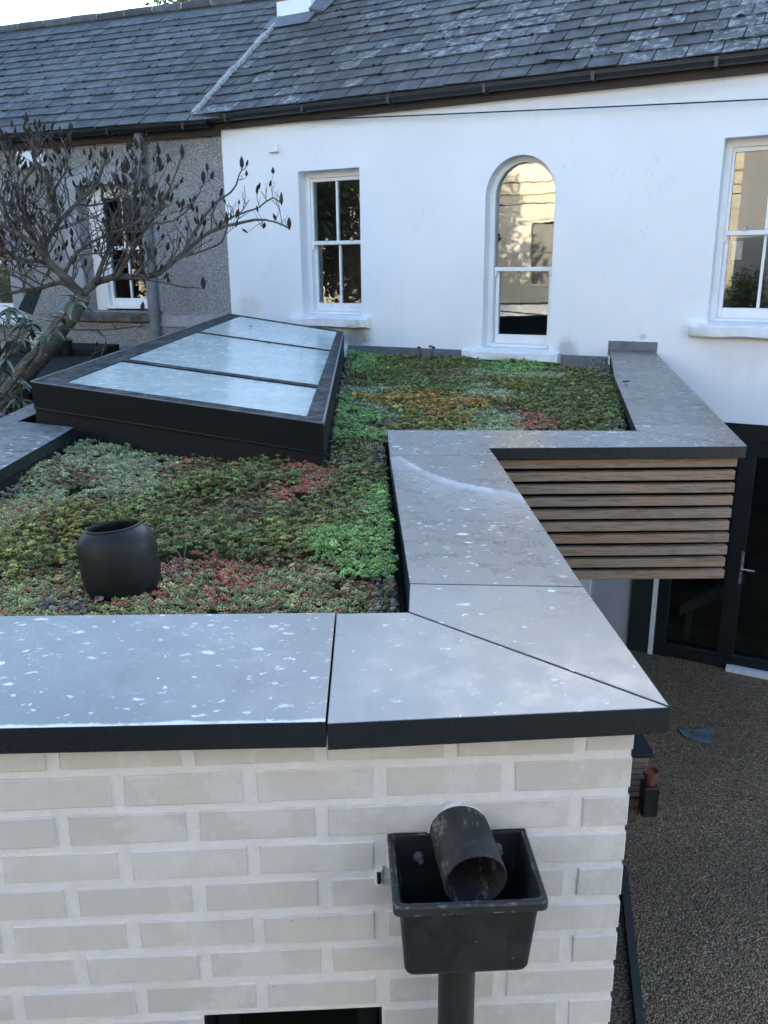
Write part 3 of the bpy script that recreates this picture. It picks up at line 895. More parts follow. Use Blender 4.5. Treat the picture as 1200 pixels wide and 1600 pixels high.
tag(mb.build('vent_box', MAT['white']), 'white rectangular vent box on the grey pebbledash under the eaves', 'vent')
# dark flat roof next to the neighbour with pots
lean = MB()
lean.prism([(-5.6, 7.3), (-3.07, 7.3), (-3.07, 10.0), (-5.6, 10.9)], -1.05, -.93, b=.01)
lean.prism([(-5.55, 7.35), (-3.13, 7.35), (-3.13, 9.97), (-5.55, 10.85)], ZG, -1.05)
lean.prism([(-5.6, 9.55), (-3.10, 9.35), (-3.10, 9.99), (-5.6, 10.88)], -.928, -.86, b=.005)
tag(lean.build('lean_to', MAT['membrane']), 'low dark flat-roofed shed below the grey house window', 'shed')

def pot(name, label, c, r0, r1, h, mat, plant=False):
    t = thing(name, label, 'pot', c)
    m = MB(); M = Matrix.Translation(c)
    m.lathe([(0.001, 0.0), (r0, 0.0), (r0 * 1.05, h * .1), (r1, h * .93), (r1 * 1.06, h * .94), (r1 * 1.06, h), (r1 * .93, h), (r1 * .9, h * .86), (.001, h * .85)], M, 22)
    m.build('pot_body', mat, t, smooth=True, angle=40)
    if plant:
        pm = MB()
        for k in range(60):
            a = rng.uniform(0, 6.28); l = rng.uniform(.04, .11); e = rng.uniform(.3, 1.3)
            b = Vector(c) + Vector((rng.uniform(-1, 1) * r1 * .6, rng.uniform(-1, 1) * r1 * .6, h * .86))
            tip = b + Vector((math.cos(a) * math.cos(e), math.sin(a) * math.cos(e), math.sin(e))) * l
            sd = Vector((-math.sin(a), math.cos(a), 0)) * .008
            pm.add([b, b.lerp(tip, .5) + sd, tip, b.lerp(tip, .5) - sd], [(0, 1, 2, 3)], 0, (.05, .07 + rng.random() * .04, .035))
        pm.build('foliage', MAT['leaf'], t, colname='Col')
    return t
pot('plant_pot', 'white round plant pot on the dark flat roof behind the tree trunk', at_z(62, 557, -.93), .065, .085, .26, MAT['whitepot'])
pot('plant_pot', 'small black plant pot with a seedling on the dark flat roof', at_z(104, 556, -.93), .065, .08, .17, MAT['blackpvc'], True)

# ================================================================== BRICK EXTENSION
ext = thing('brick_extension', 'single storey pale brick extension with planted flat roof and grey metal cappings', 'building', fwp(0.4, 0, ZG))
# front wall: bricks laid proud of the mortar
DL, DR = -1.9, 1.097
WZ1, WA, WB, WZ0 = -1.413, 0.283, 0.634, -2.45
bk = MB()
row = 0
z1 = -0.793 + 0.0165 * 0
z1 = -0.866 + 0.0787
rg = random.Random(21)
while z1 > ZG + .05:
    zt, zb = z1, z1 - .0625
    offs = .178 if row % 2 == 1 else .072
    k = -9
    while True:
        a = offs + k * .2345; b = a + .2105
        k += 1
        if a > DR: break
        if b > DR or (DR - b) < .05: b = DR
        if a < DL or b - a < .02: continue
        if row == 0: zt = -.789
        segs = [(a, b)]
        if zb < WZ1 and zt > WZ0:
            segs = [(x, y) for x, y in ((a, min(b, WA - .004)), (max(a, WB + .004), b)) if y - x > .015]
        for x, y in segs:
            j = lambda: rg.uniform(-.0016, .0016)
            pr = rg.uniform(.0022, .0052)
            zz = max(zb, WZ1 + .004) if (zb < WZ1 < zt and x < WB and y > WA) else zb
            # slightly uneven brick with eased arrises
            n0 = -.05
            bb = .0025
            A = [(x + j(), zz + j()), (y + (0 if y == DR else j()), zz + j()), (y + (0 if y == DR else j()), zt + j()), (x + j(), zt + j())]
            vs = [fwp(p[0], n0, p[1]) for p in A] + [fwp(p[0], pr - bb, p[1]) for p in A]
            cx, cz = (x + y) / 2, (zz + zt) / 2
            vs += [fwp(p[0] + math.copysign(bb, cx - p[0]), pr, p[1] + math.copysign(bb, cz - p[1])) for p in A]
            fs = [(8, 9, 10, 11)]
            for q in range(4):
                w = (q + 1) % 4
                fs += [(q, w, 4 + w, 4 + q), (4 + q, 4 + w, 8 + w, 8 + q)]
            bk.add(vs, fs, 0)
    z1 -= .0787
    row += 1
# mortar bed, window opening left free
for (a, b, z0, zz) in ((DL, WA, ZG, -.785), (WB, DR - .003, ZG, -.785), (WA, WB, WZ1, -.785), (WA, WB, ZG, WZ0)):
    N = max(2, int((b - a) / .012)); Mz = max(2, int((min(zz, -.785) - max(z0, -1.6)) / .012)) if zz > -1.6 else 2
    zlo = max(z0, -1.6) if zz > -1.6 else z0
    vs = []; fs = []
    for i in range(N + 1):
        for k in range(Mz + 1):
            s = a + (b - a) * i / N; z = zlo + (zz - zlo) * k / Mz
            e = 0 if i in (0, N) or k in (0, Mz) else 1
            d = .0012 * noise.noise(Vector((s * 40, z * 40, 2))) + .0016 * noise.noise(Vector((s * 11, z * 11, 7)))
            vs.append(fwp(s, d * e, z))
    for i in range(N):
        for k in range(Mz):
            fs.append((i * (Mz + 1) + k, (i + 1) * (Mz + 1) + k, (i + 1) * (Mz + 1) + k + 1, i * (Mz + 1) + k + 1))
    bk.add(vs, fs, 1)
    if zlo > z0: bk.add([fwp(a, 0, z0), fwp(b, 0, z0), fwp(b, 0, zlo), fwp(a, 0, zlo)], [(0, 1, 2, 3)], 1)
bk.box(fwp, DL, WA, -.28, -.02, ZG, -.783, 1); bk.box(fwp, WB, DR - .003, -.28, -.02, ZG, -.783, 1)
bk.box(fwp, WA, WB, -.28, -.02, WZ1, -.783, 1); bk.box(fwp, WA, WB, -.28, -.02, ZG, WZ0, 1)
bk.build('brick_wall', [MAT['brick'], MAT['mortar']], ext)
# window at the foot of the picture
fr_ = MB()
bar(fr_, fwp, WA + .004, WA + .05, -.16, -.09, WZ0, WZ1 - .003); bar(fr_, fwp, WB - .05, WB - .004, -.16, -.09, WZ0, WZ1 - .003); bar(fr_, fwp, WA + .05, WB - .05, -.16, -.092, WZ1 - .05, WZ1 - .003)
fr_.box(fwp, WA, WA + .004, -.19, -.001, WZ0, WZ1 - .002); fr_.box(fwp, WB - .004, WB, -.19, -.001, WZ0, WZ1 - .002); fr_.box(fwp, WA + .004, WB - .004, -.19, -.0015, WZ1 - .003, WZ1)
wn = fr_.build('window', MAT['dark_frame'], ext)
g = MB(); g.add([fwp(WA + .05, -.12, WZ0), fwp(WB - .05, -.12, WZ0), fwp(WB - .05, -.12, WZ1 - .05), fwp(WA + .05, -.12, WZ1 - .05)], [(0, 1, 2, 3)]); g.build('pane', MAT['glass_dark'], wn)
# flat roof deck and inner walls below it
mb = MB()
mb.prism([(-1.95, 1.36), (.415, 1.42), (.39, 3.8), (1.36, 3.5), (2.2, 7.40), (-2.0, 9.6), (-1.95, 3.5)], ZS - .35, ZS - .05)
mb.build('roof_deck', MAT['membrane'], ext)
mb = MB()
mb.prism([(.425, 1.36), (.452, 1.36), (.452, 3.46), (.425, 3.46)], ZG, -.80)
mb.prism([(.425, 3.461), (.452, 3.461), (.452, 8.28), (.425, 8.28)], ZG, -1.0)      # clad flank under the side capping
mb.prism([(-1.95, 1.6), (-1.75, 1.6), (-1.75, 9.3), (-1.95, 9.3)], ZG, -.80)
mb.build('side_wall', MAT['anthracite'], ext)
mb = MB(); mb.box(fwp, DR - .02, DR + .010, -.14, -.030, ZG, -.80); mb.build('corner_trim', MAT['dark_frame'], ext)
# upstands inside the parapet
mb = MB()
def upstand(a, b, th=.02, z0=ZS - .06, z1=ZC - .052):
    a, b = Vector((*a, 0)), Vector((*b, 0)); d = (b - a).normalized(); n = Vector((d.y, -d.x, 0)) * th
    mb.hexa([a + UP * z0, b + UP * z0, b + n + UP * z0, a + n + UP * z0, a + UP * z1, b + UP * z1, b + n + UP * z1, a + n + UP * z1])
C_in = (.051, 1.711); C_far = (.018, 3.835); C_arm = (1.157, 3.766); C_wall = (2.035, 7.60)
off = .012
upstand((C_in[0] + off, C_in[1] - .2), (C_far[0] + off, C_far[1] + .02))
upstand((C_far[0] - .02, C_far[1] - off), (C_arm[0], C_arm[1] - off))
upstand((C_arm[0] + off, C_arm[1]), (C_wall[0] + off, C_wall[1]))
upstand((-1.9, C_in[1] - .025), (C_in[0], C_in[1] - .012))
upstand((-1.485, 4.0), (-1.435, 1.6))
mb.build('upstand', MAT['membrane'], ext)
# cappings
def cap(poly, mat, name='capping'):
    c = MB()
    c.prism(poly, ZC - .049, ZC, b=.002)
    return c.build(name, MAT[mat], ext)
def slope(p): return ZC
cap([(-1.93, 1.208), (-.1015, 1.2475), (-.1095, 1.7085), (-1.43, 1.705), (-1.93, 1.70)], 'cap_front')
# corner piece sits a shade lower, with a step at the joint
c = MB(); c.prism([(-.0985, 1.2435), (.4905, 1.287), (.052, 1.7095), (-.1065, 1.7065)], ZC - .052, ZC - .0015, b=.002); c.build('capping', MAT['cap_corner'], ext)
cap([(.4912, 1.2880), (.4725, 1.8470), (.0605, 1.8772), (.0525, 1.7105)], 'cap_side')
cap([(.4723, 1.8500), (.4465, 3.2700), (.2600, 3.2790), (.0260, 3.2830), (.0603, 1.8800)], 'cap_swoosh')
cap([(.4463, 3.2735), (.4400, 3.4180), (1.5130, 3.4080), (1.1575, 3.7655), (.0180, 3.8350), (.0258, 3.2870), (.2600, 3.2825)], 'cap_speckled')
cap([(1.5160, 3.4100), (1.6180, 3.8860), (1.1920, 3.9240), (1.1600, 3.7680)], 'cap_speckled')
cap([(1.6190, 3.8895), (1.9755, 5.5625), (1.5630, 5.6570), (1.1928, 3.9275)], 'cap_plain')
cap([(1.9765, 5.5660), (2.3670, 7.3650), (2.0300, 7.5530), (1.5638, 5.6605)], 'cap_plain')
cap([(-1.93, 1.7035), (-1.4285, 1.7085), (-1.481, 3.779), (-1.93, 3.777)], 'cap_speckled')
cap([(-1.93, 3.7805), (-1.4815, 3.7825), (-1.490, 3.98), (-1.835, 4.16), (-1.835, 5.6), (-2.06, 5.6)], 'cap_side')
# lead turn-up where the capping meets the white wall, and flashing along it
mb = MB()
s_a, s_b = (Vector((2.03, 7.55, 0)) - W0).dot(HX), (Vector((2.367, 7.365, 0)) - W0).dot(HX)
N = 12
vs = []; fs = []
for i in range(N + 1):
    s = s_a - .02 + (s_b - s_a + .04) * i / N
    vs += [hw(s, .008, ZC - .05), hw(s, .008, ZC + .072 + rng.uniform(-.006, .006)), hw(s, .002, ZC + .075), hw(s, .002, ZC - .05)]
for i in range(N):
    fs += [(i * 4, (i + 1) * 4, (i + 1) * 4 + 1, i * 4 + 1), (i * 4 + 1, (i + 1) * 4 + 1, (i + 1) * 4 + 2, i * 4 + 2)]
fs += [(0, 1, 2, 3), (N * 4 + 3, N * 4 + 2, N * 4 + 1, N * 4)]
mb.add(vs, fs)
mb.bbox(hw, -2.93, -1.61, .0, .012, ZS - .16, -.795, .002); mb.bbox(hw, -.64, s_a - .02, .0, .012, ZS - .16, -.80, .002)
mb.bbox(hw, -1.61, -.64, .0, .008, ZS - .16, -.878, .002)
mb.build('flashing', MAT['lead'], ext)
# cedar slats below the far arm
mb = MB()
P3 = lambda a, n, z: Vector((a, 3.45 - n, z))
for k in range(10):
    z1 = -.7945 - k * .0562
    e = rng.uniform(-.003, .003)
    mb.bbox(P3, .425, 1.498 + e, -.032, rng.uniform(-.001, .001), z1 - .0385 + rng.uniform(-.001, .001), z1, .0016)
mb.build('slat_cladding', MAT['wood'], ext)
mb = MB()
mb.prism([(.453, 3.60), (1.47, 3.60), (2.25, 7.38), (.453, 8.30)], -1.345, ZS - .06)
mb.prism([(.453, 3.53), (1.46, 3.53), (1.46, 3.598), (.453, 3.598)], -1.345, -.79)
mb.build('canopy', MAT['membrane'], ext)

# soil of the planted roof
def roof_poly_inside(x, y):
    front = 1.725
    if y < front: return False
    xl = -1.475 + (.05 * (y - 1.7) / 3 if False else 0)
    if y < 3.835:
        xr = .051 - (.033) * (y - 1.71) / 2.124 - .015
    else:
        if y < 3.835 + 0: return False
        t = (y - 3.766) / (7.60 - 3.766)
        xr = 1.157 + .878 * t - .02
        if x > .0 and y < 3.85 - (x * .06): return False
    if x > xr or x < xl: return False
    # the back wall
    n = (Vector((x, y, 0)) - W0).dot(HN)
    if n < .02: return False
    # rooflight
    if y > 3.40 and x < SKR(y) and (Vector((x, y, 0)) - Vector((SK_bFR.x, SK_bFR.y, 0))).dot(SK_in) > -.0: return False
    return True

# ================================================================== ROOFLIGHT
FL, FR_, BR_, BL = Vector((-1.778, 4.236, -.550)), Vector((-.250, 3.440, -.630)), Vector((-.366, 8.08, -.598)), Vector((-1.589, 8.97, -.470))
SK_bFR = Vector((-.25, 3.41, 0))
SK_in = Vector((FR_.y - FL.y, FL.x - FR_.x, 0)).normalized()      # horizontal, from the front edge inwards
if SK_in.y < 0: SK_in = -SK_in
def SKR(y): return -.25 + (y - 3.44) * (-.116 / 4.64) + .02
sk = thing('rooflight', 'long low black framed rooflight of pale glass in three panes on the planted roof', 'skylight', ((FL + BR_) / 2).to_tuple()[:2] + (ZS,))
def SP(u, v, h=0.0):
    p = (FL * (1 - u) + FR_ * u) * (1 - v) + (BL * (1 - u) + BR_ * u) * v
    return p + UP * h
fm = MB()
FH = .125
def frame_strip(u0, u1, v0, v1, h=0.0, th=.03):
    fm.hexa([SP(u0, v0, h - th), SP(u1, v0, h - th), SP(u1, v1, h - th), SP(u0, v1, h - th), SP(u0, v0, h), SP(u1, v0, h), SP(u1, v1, h), SP(u0, v1, h)])
bu, bu2, bv, bv2 = .052, .105, .025, .02
frame_strip(0, 1, 0, bv, 0, FH); frame_strip(0, 1, 1 - bv2, 1, 0, FH)
frame_strip(0, bu2, bv, 1 - bv2, 0, FH); frame_strip(1 - bu, 1, bv, 1 - bv2, 0, FH)
frame_strip(bu2, 1 - bu, .205, .224, .003, .03); frame_strip(bu2, 1 - bu, .605, .612, .003, .03)
sk_f = fm.build('frame', MAT['rl_frame'], sk)
# bright aluminium drip edges
ed = MB()
ed.tube([SP(0, 0, .002), SP(1, 0, .002)], .004, 6); ed.tube([SP(1, 0, .002), SP(1, 1, .002)], .006, 6); ed.tube([SP(0, 0, .002), SP(0, 1, .002)], .005, 6)
ed.build('edge_trim', MAT['lead'], sk)
for v0, v1 in ((bv, .205), (.224, .605), (.612, 1 - bv2)):
    gm = MB(); N = 8
    vs = [SP(bu2 + (1 - bu - bu2) * i / N, v0 + (v1 - v0) * k / N, -.004) for k in range(N + 1) for i in range(N + 1)]
    gm.add(vs, [(k * (N + 1) + i, k * (N + 1) + i + 1, (k + 1) * (N + 1) + i + 1, (k + 1) * (N + 1) + i) for k in range(N) for i in range(N)])
    gm.build('pane', MAT['rl_glass'], sk)
up = MB()
cc = (FL + FR_ + BL + BR_) / 4
def skirt(u, v, z, out):
    p = SP(u, v); d = Vector((p.x - cc.x, p.y - cc.y, 0)).normalized()
    return Vector((p.x + d.x * out, p.y + d.y * out, z))
cor = [(0, 0), (1, 0), (1, 1), (0, 1)]
topr = [skirt(u, v, SP(u, v).z - FH + .003, -.012) for u, v in cor]
botr = [skirt(u, v, ZS - .14, .03) for u, v in cor]
up.add(topr + botr, [(i, 4 + i, 4 + (i + 1) % 4, (i + 1) % 4)[::-1] for i in range(4)] + [(0, 1, 2, 3)])
up.build('upstand', MAT['membrane'], sk)
mb = MB()      # pleated bedding strip on the upstand
a, b = skirt(0, 0, 0, .028), skirt(1, 0, 0, .028)
mb.tube([Vector((a.x, a.y, SP(0, 0).z - FH - .006)).lerp(Vector((b.x, b.y, SP(1, 0).z - FH - .006)), t) + Vector((.018, .018, 0)) * 1.0 for t in (0, 1)], .006, 6)
mb.build('seal', MAT['blackpvc'], sk)

# ================================================================== planted roof
mb = MB()
vs = []; fs = []
NXs, NYs = 46, 90
idx = {}
xs = [-1.95 + 4.3 * i / NXs for i in range(NXs + 1)]; ys = [1.6 + 8.0 * k / NYs for k in range(NYs + 1)]
for k, y in enumerate(ys):
    for i, x in enumerate(xs):
        vs.append((x, y, ZS - .02 - .075 * min(1, max(0, (y - 5.2) / 2.4)) + .022 * noise.noise(Vector((x * 2.1, y * 2.1, 0)))))
for k in range(NYs):
    for i in range(NXs):
        x, y = (xs[i] + xs[i + 1]) / 2, (ys[k] + ys[k + 1]) / 2
        xr = .03 if y < 3.86 else 1.157 + .878 * (y - 3.766) / 3.834
        n = (Vector((x, y, 0)) - W0).dot(HN)
        if -1.5 < x < xr and y > 1.72 and n > .04: 
            w = NXs + 1
            fs.append((k * w + i, k * w + i + 1, (k + 1) * w + i + 1, (k + 1) * w + i))
mb.add(vs, fs)
tag(mb.build('soil', MAT['soil'], smooth=True), kind='structure')

def vnoise(p, seed=0):       # smooth value noise on an (n,2) array
    i = np.floor(p).astype(int); f = p - i; f = f * f * (3 - 2 * f)
    def h(a, b):
        k = (a * 374761393 + b * 668265263 + seed * 974634777) & 0x7fffffff
        k = (k ^ (k >> 13)) * 1274126177 & 0x7fffffff
        return ((k ^ (k >> 16)) & 0xffff) / 65535.0
    a = h(i[:, 0], i[:, 1]); b = h(i[:, 0] + 1, i[:, 1]); c = h(i[:, 0], i[:, 1] + 1); d = h(i[:, 0] + 1, i[:, 1] + 1)
    return (a * (1 - f[:, 0]) + b * f[:, 0]) * (1 - f[:, 1]) + (c * (1 - f[:, 0]) + d * f[:, 0]) * f[:, 1]
def fbm(p, seed=0): return (vnoise(p, seed) + .5 * vnoise(p * 2.1, seed + 1) + .25 * vnoise(p * 4.3, seed + 2)) / 1.75

# kinds of planting, seeds placed where the patches lie: G bright green, B glaucous, X red, K brown, L leafy, O olive leafy, Y yellow-orange, M green-red mix
patches = [(575, 850, 'G', 1.3), (540, 900, 'G', .9), (590, 930, 'K', .5), (500, 925, 'M', 1.0), (430, 925, 'M', 1.3), (330, 900, 'X', 1.5), (280, 930, 'M', 1.2), (370, 925, 'X', .8), (250, 945, 'M', .8),
           (130, 715, 'B', 1.3), (200, 735, 'B', 1.1), (230, 770, 'B', .9), (70, 770, 'B', 1.0), (100, 750, 'K', .6), (30, 800, 'M', 1.0), (40, 870, 'O', 1.0), (100, 830, 'O', .8), (40, 935, 'M', 1.0), (110, 935, 'M', .8),
           (280, 840, 'L', 1.0), (260, 800, 'L', .9), (310, 770, 'L', .9), (360, 790, 'K', 1.1), (340, 840, 'L', .9), (300, 735, 'K', 1.2), (360, 740, 'K', .9), (420, 750, 'L', .8), (470, 765, 'X', 1.2), (430, 800, 'K', 1.1), (390, 860, 'L', .8),
           (500, 800, 'L', 1.0), (480, 850, 'O', .8), (550, 790, 'L', .9), (530, 735, 'X', .8), (580, 745, 'L', .9), (450, 875, 'K', .7), (590, 790, 'G', .6), (560, 720, 'L', .7), (180, 790, 'K', .7), (170, 940, 'K', .5),
           (535, 650, 'G', 1.0), (540, 690, 'G', .7), (570, 665, 'K', .9), (590, 645, 'B', .7), (560, 610, 'B', .9), (540, 590, 'K', .9), (590, 590, 'L', 1.0), (560, 560, 'G', 1.0), (620, 560, 'L', 1.0), (640, 630, 'Y', .9), (700, 650, 'Y', .8), (660, 655, 'O', .8),
           (680, 600, 'L', 1.0), (640, 600, 'B', .6), (725, 605, 'X', .55), (760, 610, 'B', 1.0), (700, 575, 'K', .7), (750, 570, 'B', .8), (800, 562, 'G', .9), (850, 575, 'B', .9), (810, 600, 'O', .8), (790, 645, 'K', .8), (740, 655, 'B', .7), (810, 620, 'X', .6),
           (840, 655, 'X', .7), (860, 625, 'L', 1.0), (900, 600, 'L', 1.0), (950, 640, 'L', 1.0), (910, 655, 'L', .9), (900, 570, 'K', .8), (930, 580, 'L', .9), (690, 555, 'L', 1), (720, 560, 'L', .9), (550, 700, 'L', .7), (580, 700, 'M', .8)]
ps = []
for px, py, k, w in patches:
    q = at_z(px, py, ZS + .03)
    ps.append((q.x, q.y, k, w * (0.20 + 0.035 * q.y)))
PX = np.array([[a[0], a[1]] for a in ps]); PW_ = np.array([a[3] for a in ps]); PK = np.array([ord(a[2]) for a in ps])
def inside_arr(p): return np.array([roof_poly_inside(x, y) for x, y in p])
def scatter(spacing, y0, y1, x0=-1.5, x1=2.1):
    nx, ny = int((x1 - x0) / spacing), int((y1 - y0) / spacing)
    gx, gy = np.meshgrid(np.arange(nx), np.arange(ny))
    p = np.stack([gx.ravel(), gy.ravel()], 1).astype(float)
    p[:, 0] += (gy.ravel() % 2) * .5
    p += nrg.uniform(-.42, .42, p.shape)
    p = p * spacing + np.array([x0, y0])
    return p[inside_arr(p)]
def kinds(p):
    w = p + (np.stack([fbm(p * 5, 3), fbm(p * 5, 9)], 1) - .5) * .40 + nrg.normal(0, .024, p.shape) * (1 + .12 * p[:, 1:2])
    best = np.full(len(p), 1e9); kk = np.zeros(len(p), int)
    for i in range(len(PX)):
        d = np.linalg.norm((w - PX[i]) * np.array([1.0, .62]), axis=1) / PW_[i]
        m = d < best; best[m] = d[m]; kk[m] = PK[i]
    return kk
def height(p, kk):
    h = ZS - .02 + .080 * fbm(p * 2.9, 20) + .030 * fbm(p * 9, 31) - .075 * np.clip((p[:, 1] - 5.2) / 2.4, 0, 1)
    for k, a in (('L', .012), ('O', .012), ('Y', .02), ('G', .022), ('X', -.004), ('K', -.010)): h[kk == ord(k)] += a
    return h
PAL = {'G': [((.095, .185, .060), .6), ((.125, .21, .08), .3), ((.07, .12, .045), .1)], 'B': [((.145, .20, .125), .45), ((.185, .225, .14), .2), ((.115, .145, .085), .2), ((.16, .115, .08), .15)],
       'X': [((.215, .065, .055), .40), ((.165, .075, .055), .25), ((.12, .125, .058), .27), ((.22, .115, .085), .1)], 'K': [((.125, .080, .050), .42), ((.17, .125, .078), .2), ((.085, .098, .042), .38)],
       'M': [((.125, .165, .075), .45), ((.18, .105, .072), .27), ((.19, .20, .11), .28)], 'L': [((.080, .120, .038), .5), ((.11, .155, .05), .28), ((.115, .088, .042), .22)], 'O': [((.125, .145, .042), .5), ((.16, .175, .06), .3), ((.11, .085, .038), .2)],
       'Y': [((.24, .165, .045), .4), ((.20, .105, .035), .25), ((.16, .165, .05), .35)]}
def colours(kk):
    c = np.zeros((len(kk), 3))
    for k, lst in PAL.items():
        m = kk == ord(k); n = m.sum()
        if n:
            w = np.array([x[1] for x in lst]); ch = nrg.choice(len(lst), n, p=w / w.sum())
            c[m] = np.array([x[0] for x in lst])[ch]
    c *= 1.6 * np.exp(nrg.normal(0, .30, (len(kk), 1))); c *= nrg.uniform(.9, 1.1, c.shape); c = c * np.array([1.12, 1.0, .84])
    return np.clip(c, .005, .8)
def instanced(name, tv, tf, tc, pos, scale, tilt, cols, mat, smooth=True):
    """one mesh of many copies of a small template: tv (k,3), tf (m,q), tc (k,) tint per template vertex"""
    n, k = len(pos), len(tv)
    az = nrg.uniform(0, 2 * np.pi, n); tl = nrg.normal(0, tilt, n); ta = nrg.uniform(0, 2 * np.pi, n)
    ca, sa = np.cos(az), np.sin(az)
    v = np.repeat(tv[None], n, 0) * scale[:, None, None]
    x = v[..., 0] * ca[:, None] - v[..., 1] * sa[:, None]; y = v[..., 0] * sa[:, None] + v[..., 1] * ca[:, None]; z = v[..., 2]
    u = x * np.cos(ta)[:, None] + y * np.sin(ta)[:, None]; w = -x * np.sin(ta)[:, None] + y * np.cos(ta)[:, None]
    u2 = u * np.cos(tl)[:, None] + z * np.sin(tl)[:, None]; z2 = -u * np.sin(tl)[:, None] + z * np.cos(tl)[:, None]
    x = u2 * np.cos(ta)[:, None] - w * np.sin(ta)[:, None]; y = u2 * np.sin(ta)[:, None] + w * np.cos(ta)[:, None]
    V = np.stack([x, y, z2], -1) + pos[:, None, :]
    F = (tf[None] + (np.arange(n) * k)[:, None, None]).reshape(-1, tf.shape[1])
    me = bpy.data.meshes.new(name)
    me.vertices.add(n * k); me.vertices.foreach_set('co', V.astype(np.float32).ravel())
    q = tf.shape[1]
    me.loops.add(F.size); me.loops.foreach_set('vertex_index', F.astype(np.int32).ravel())
    me.polygons.add(len(F)); me.polygons.foreach_set('loop_start', (np.arange(len(F)) * q).astype(np.int32)); me.polygons.foreach_set('loop_total', np.full(len(F), q, np.int32))
    if smooth: me.polygons.foreach_set('use_smooth', np.ones(len(F), bool))
    me.update(calc_edges=True)
    ca_ = me.color_attributes.new('Col', 'FLOAT_COLOR', 'POINT')
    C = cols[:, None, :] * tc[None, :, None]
    C = np.concatenate([C, np.ones((n, k, 1))], -1)
    ca_.data.foreach_set('color', C.astype(np.float32).ravel())
    me.materials.append(mat)
    return link(name, me)
OCT = np.array([[1, 0, 0], [-1, 0, 0], [0, 1, 0], [0, -1, 0], [0, 0, 1], [0, 0, -1]], float)
OCF = np.array([[0, 2, 4], [2, 1, 4], [1, 3, 4], [3, 0, 4], [2, 0, 5], [1, 2, 5], [3, 1, 5], [0, 3, 5]])
def sprig(nl):
    vs, fs, tc = [], [], []
    for i in range(nl + 1):
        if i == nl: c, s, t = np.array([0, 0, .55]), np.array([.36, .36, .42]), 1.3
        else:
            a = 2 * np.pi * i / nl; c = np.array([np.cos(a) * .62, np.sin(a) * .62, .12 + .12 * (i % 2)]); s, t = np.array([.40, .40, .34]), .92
        fs.append(OCF + len(vs) * 6); vs.append(OCT * s + c); tc += [t] * 6
    return np.concatenate(vs), np.concatenate(fs), np.array(tc)
def rosette(nl, wide=.34, up=.5):
    vs, fs, tc = [], [], []
    for i in range(nl):
        a = 2 * np.pi * i / nl + (.4 if i % 2 else 0); e = up + .35 * (i % 2)
        d = np.array([np.cos(a) * np.cos(e), np.sin(a) * np.cos(e), np.sin(e)]); s = np.array([-np.sin(a), np.cos(a), 0]) * wide
        n = np.cross(d, s / wide)
        b = len(vs)
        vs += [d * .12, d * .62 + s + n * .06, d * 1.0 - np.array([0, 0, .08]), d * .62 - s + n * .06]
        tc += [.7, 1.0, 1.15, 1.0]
        fs += [[b, b + 1, b + 2, b + 3]]
    return np.array(vs), np.array(fs), np.array(tc)
bead_kinds = [ord(c) for c in 'GBXMK']
# beadlike sedum, near half then far half
PA = scatter(.0122, 1.74, 3.80); PB = scatter(.0165, 3.80, 9.2)
for arr, nl, nm, base, lab in ((PA, 6, 'sedum_mat', .0098, 'beadlike green and red sedum carpet nearest the front capping'), (PB, 4, 'sedum_mat', .0125, 'duller beadlike sedum carpet on the strip below the arched window')):
    kk = kinds(arr)
    leafy = ~np.isin(kk, bead_kinds)
    keep = ~(leafy & (nrg.random(len(arr)) < .60))
    p, kk = arr[keep], kk[keep]
    bare = fbm(p * 7, 77) < .24
    p, kk = p[~bare], kk[~bare]
    h = height(p, kk) + nrg.normal(0, .0035, len(p))
    tv, tf, tc = sprig(nl)
    sc = base * nrg.uniform(.75, 1.3, len(p)); sc[kk == ord('K')] *= .85
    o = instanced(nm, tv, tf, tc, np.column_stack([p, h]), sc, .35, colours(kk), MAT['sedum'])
    tag(o, lab, 'sedum', kind='stuff')
# broad-leaved sedum
for sp_, y0, y1, base, lab in ((.0165, 1.74, 3.8, .0145, 'broad leaved green sedum clumps around the black roof cowl'), (.022, 3.8, 9.2, .018, 'broad leaved sedum clumps with orange patches by the house wall')):
    arr = scatter(sp_, y0, y1); kk = kinds(arr)
    prob = np.where(np.isin(kk, [ord(c) for c in 'LOY']), .90, np.where(kk == ord('K'), .45, np.where(np.isin(kk, [ord('X'), ord('M')]), .06, .05)))
    keep = nrg.random(len(arr)) < prob
    p, kk = arr[keep], kk[keep]
    h = height(p, kk) + nrg.uniform(.0, .022, len(p))
    tv, tf, tc = rosette(8)
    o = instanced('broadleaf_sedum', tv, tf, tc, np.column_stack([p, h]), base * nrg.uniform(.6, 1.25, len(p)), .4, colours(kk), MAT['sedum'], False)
    tag(o, lab, 'sedum', kind='stuff')
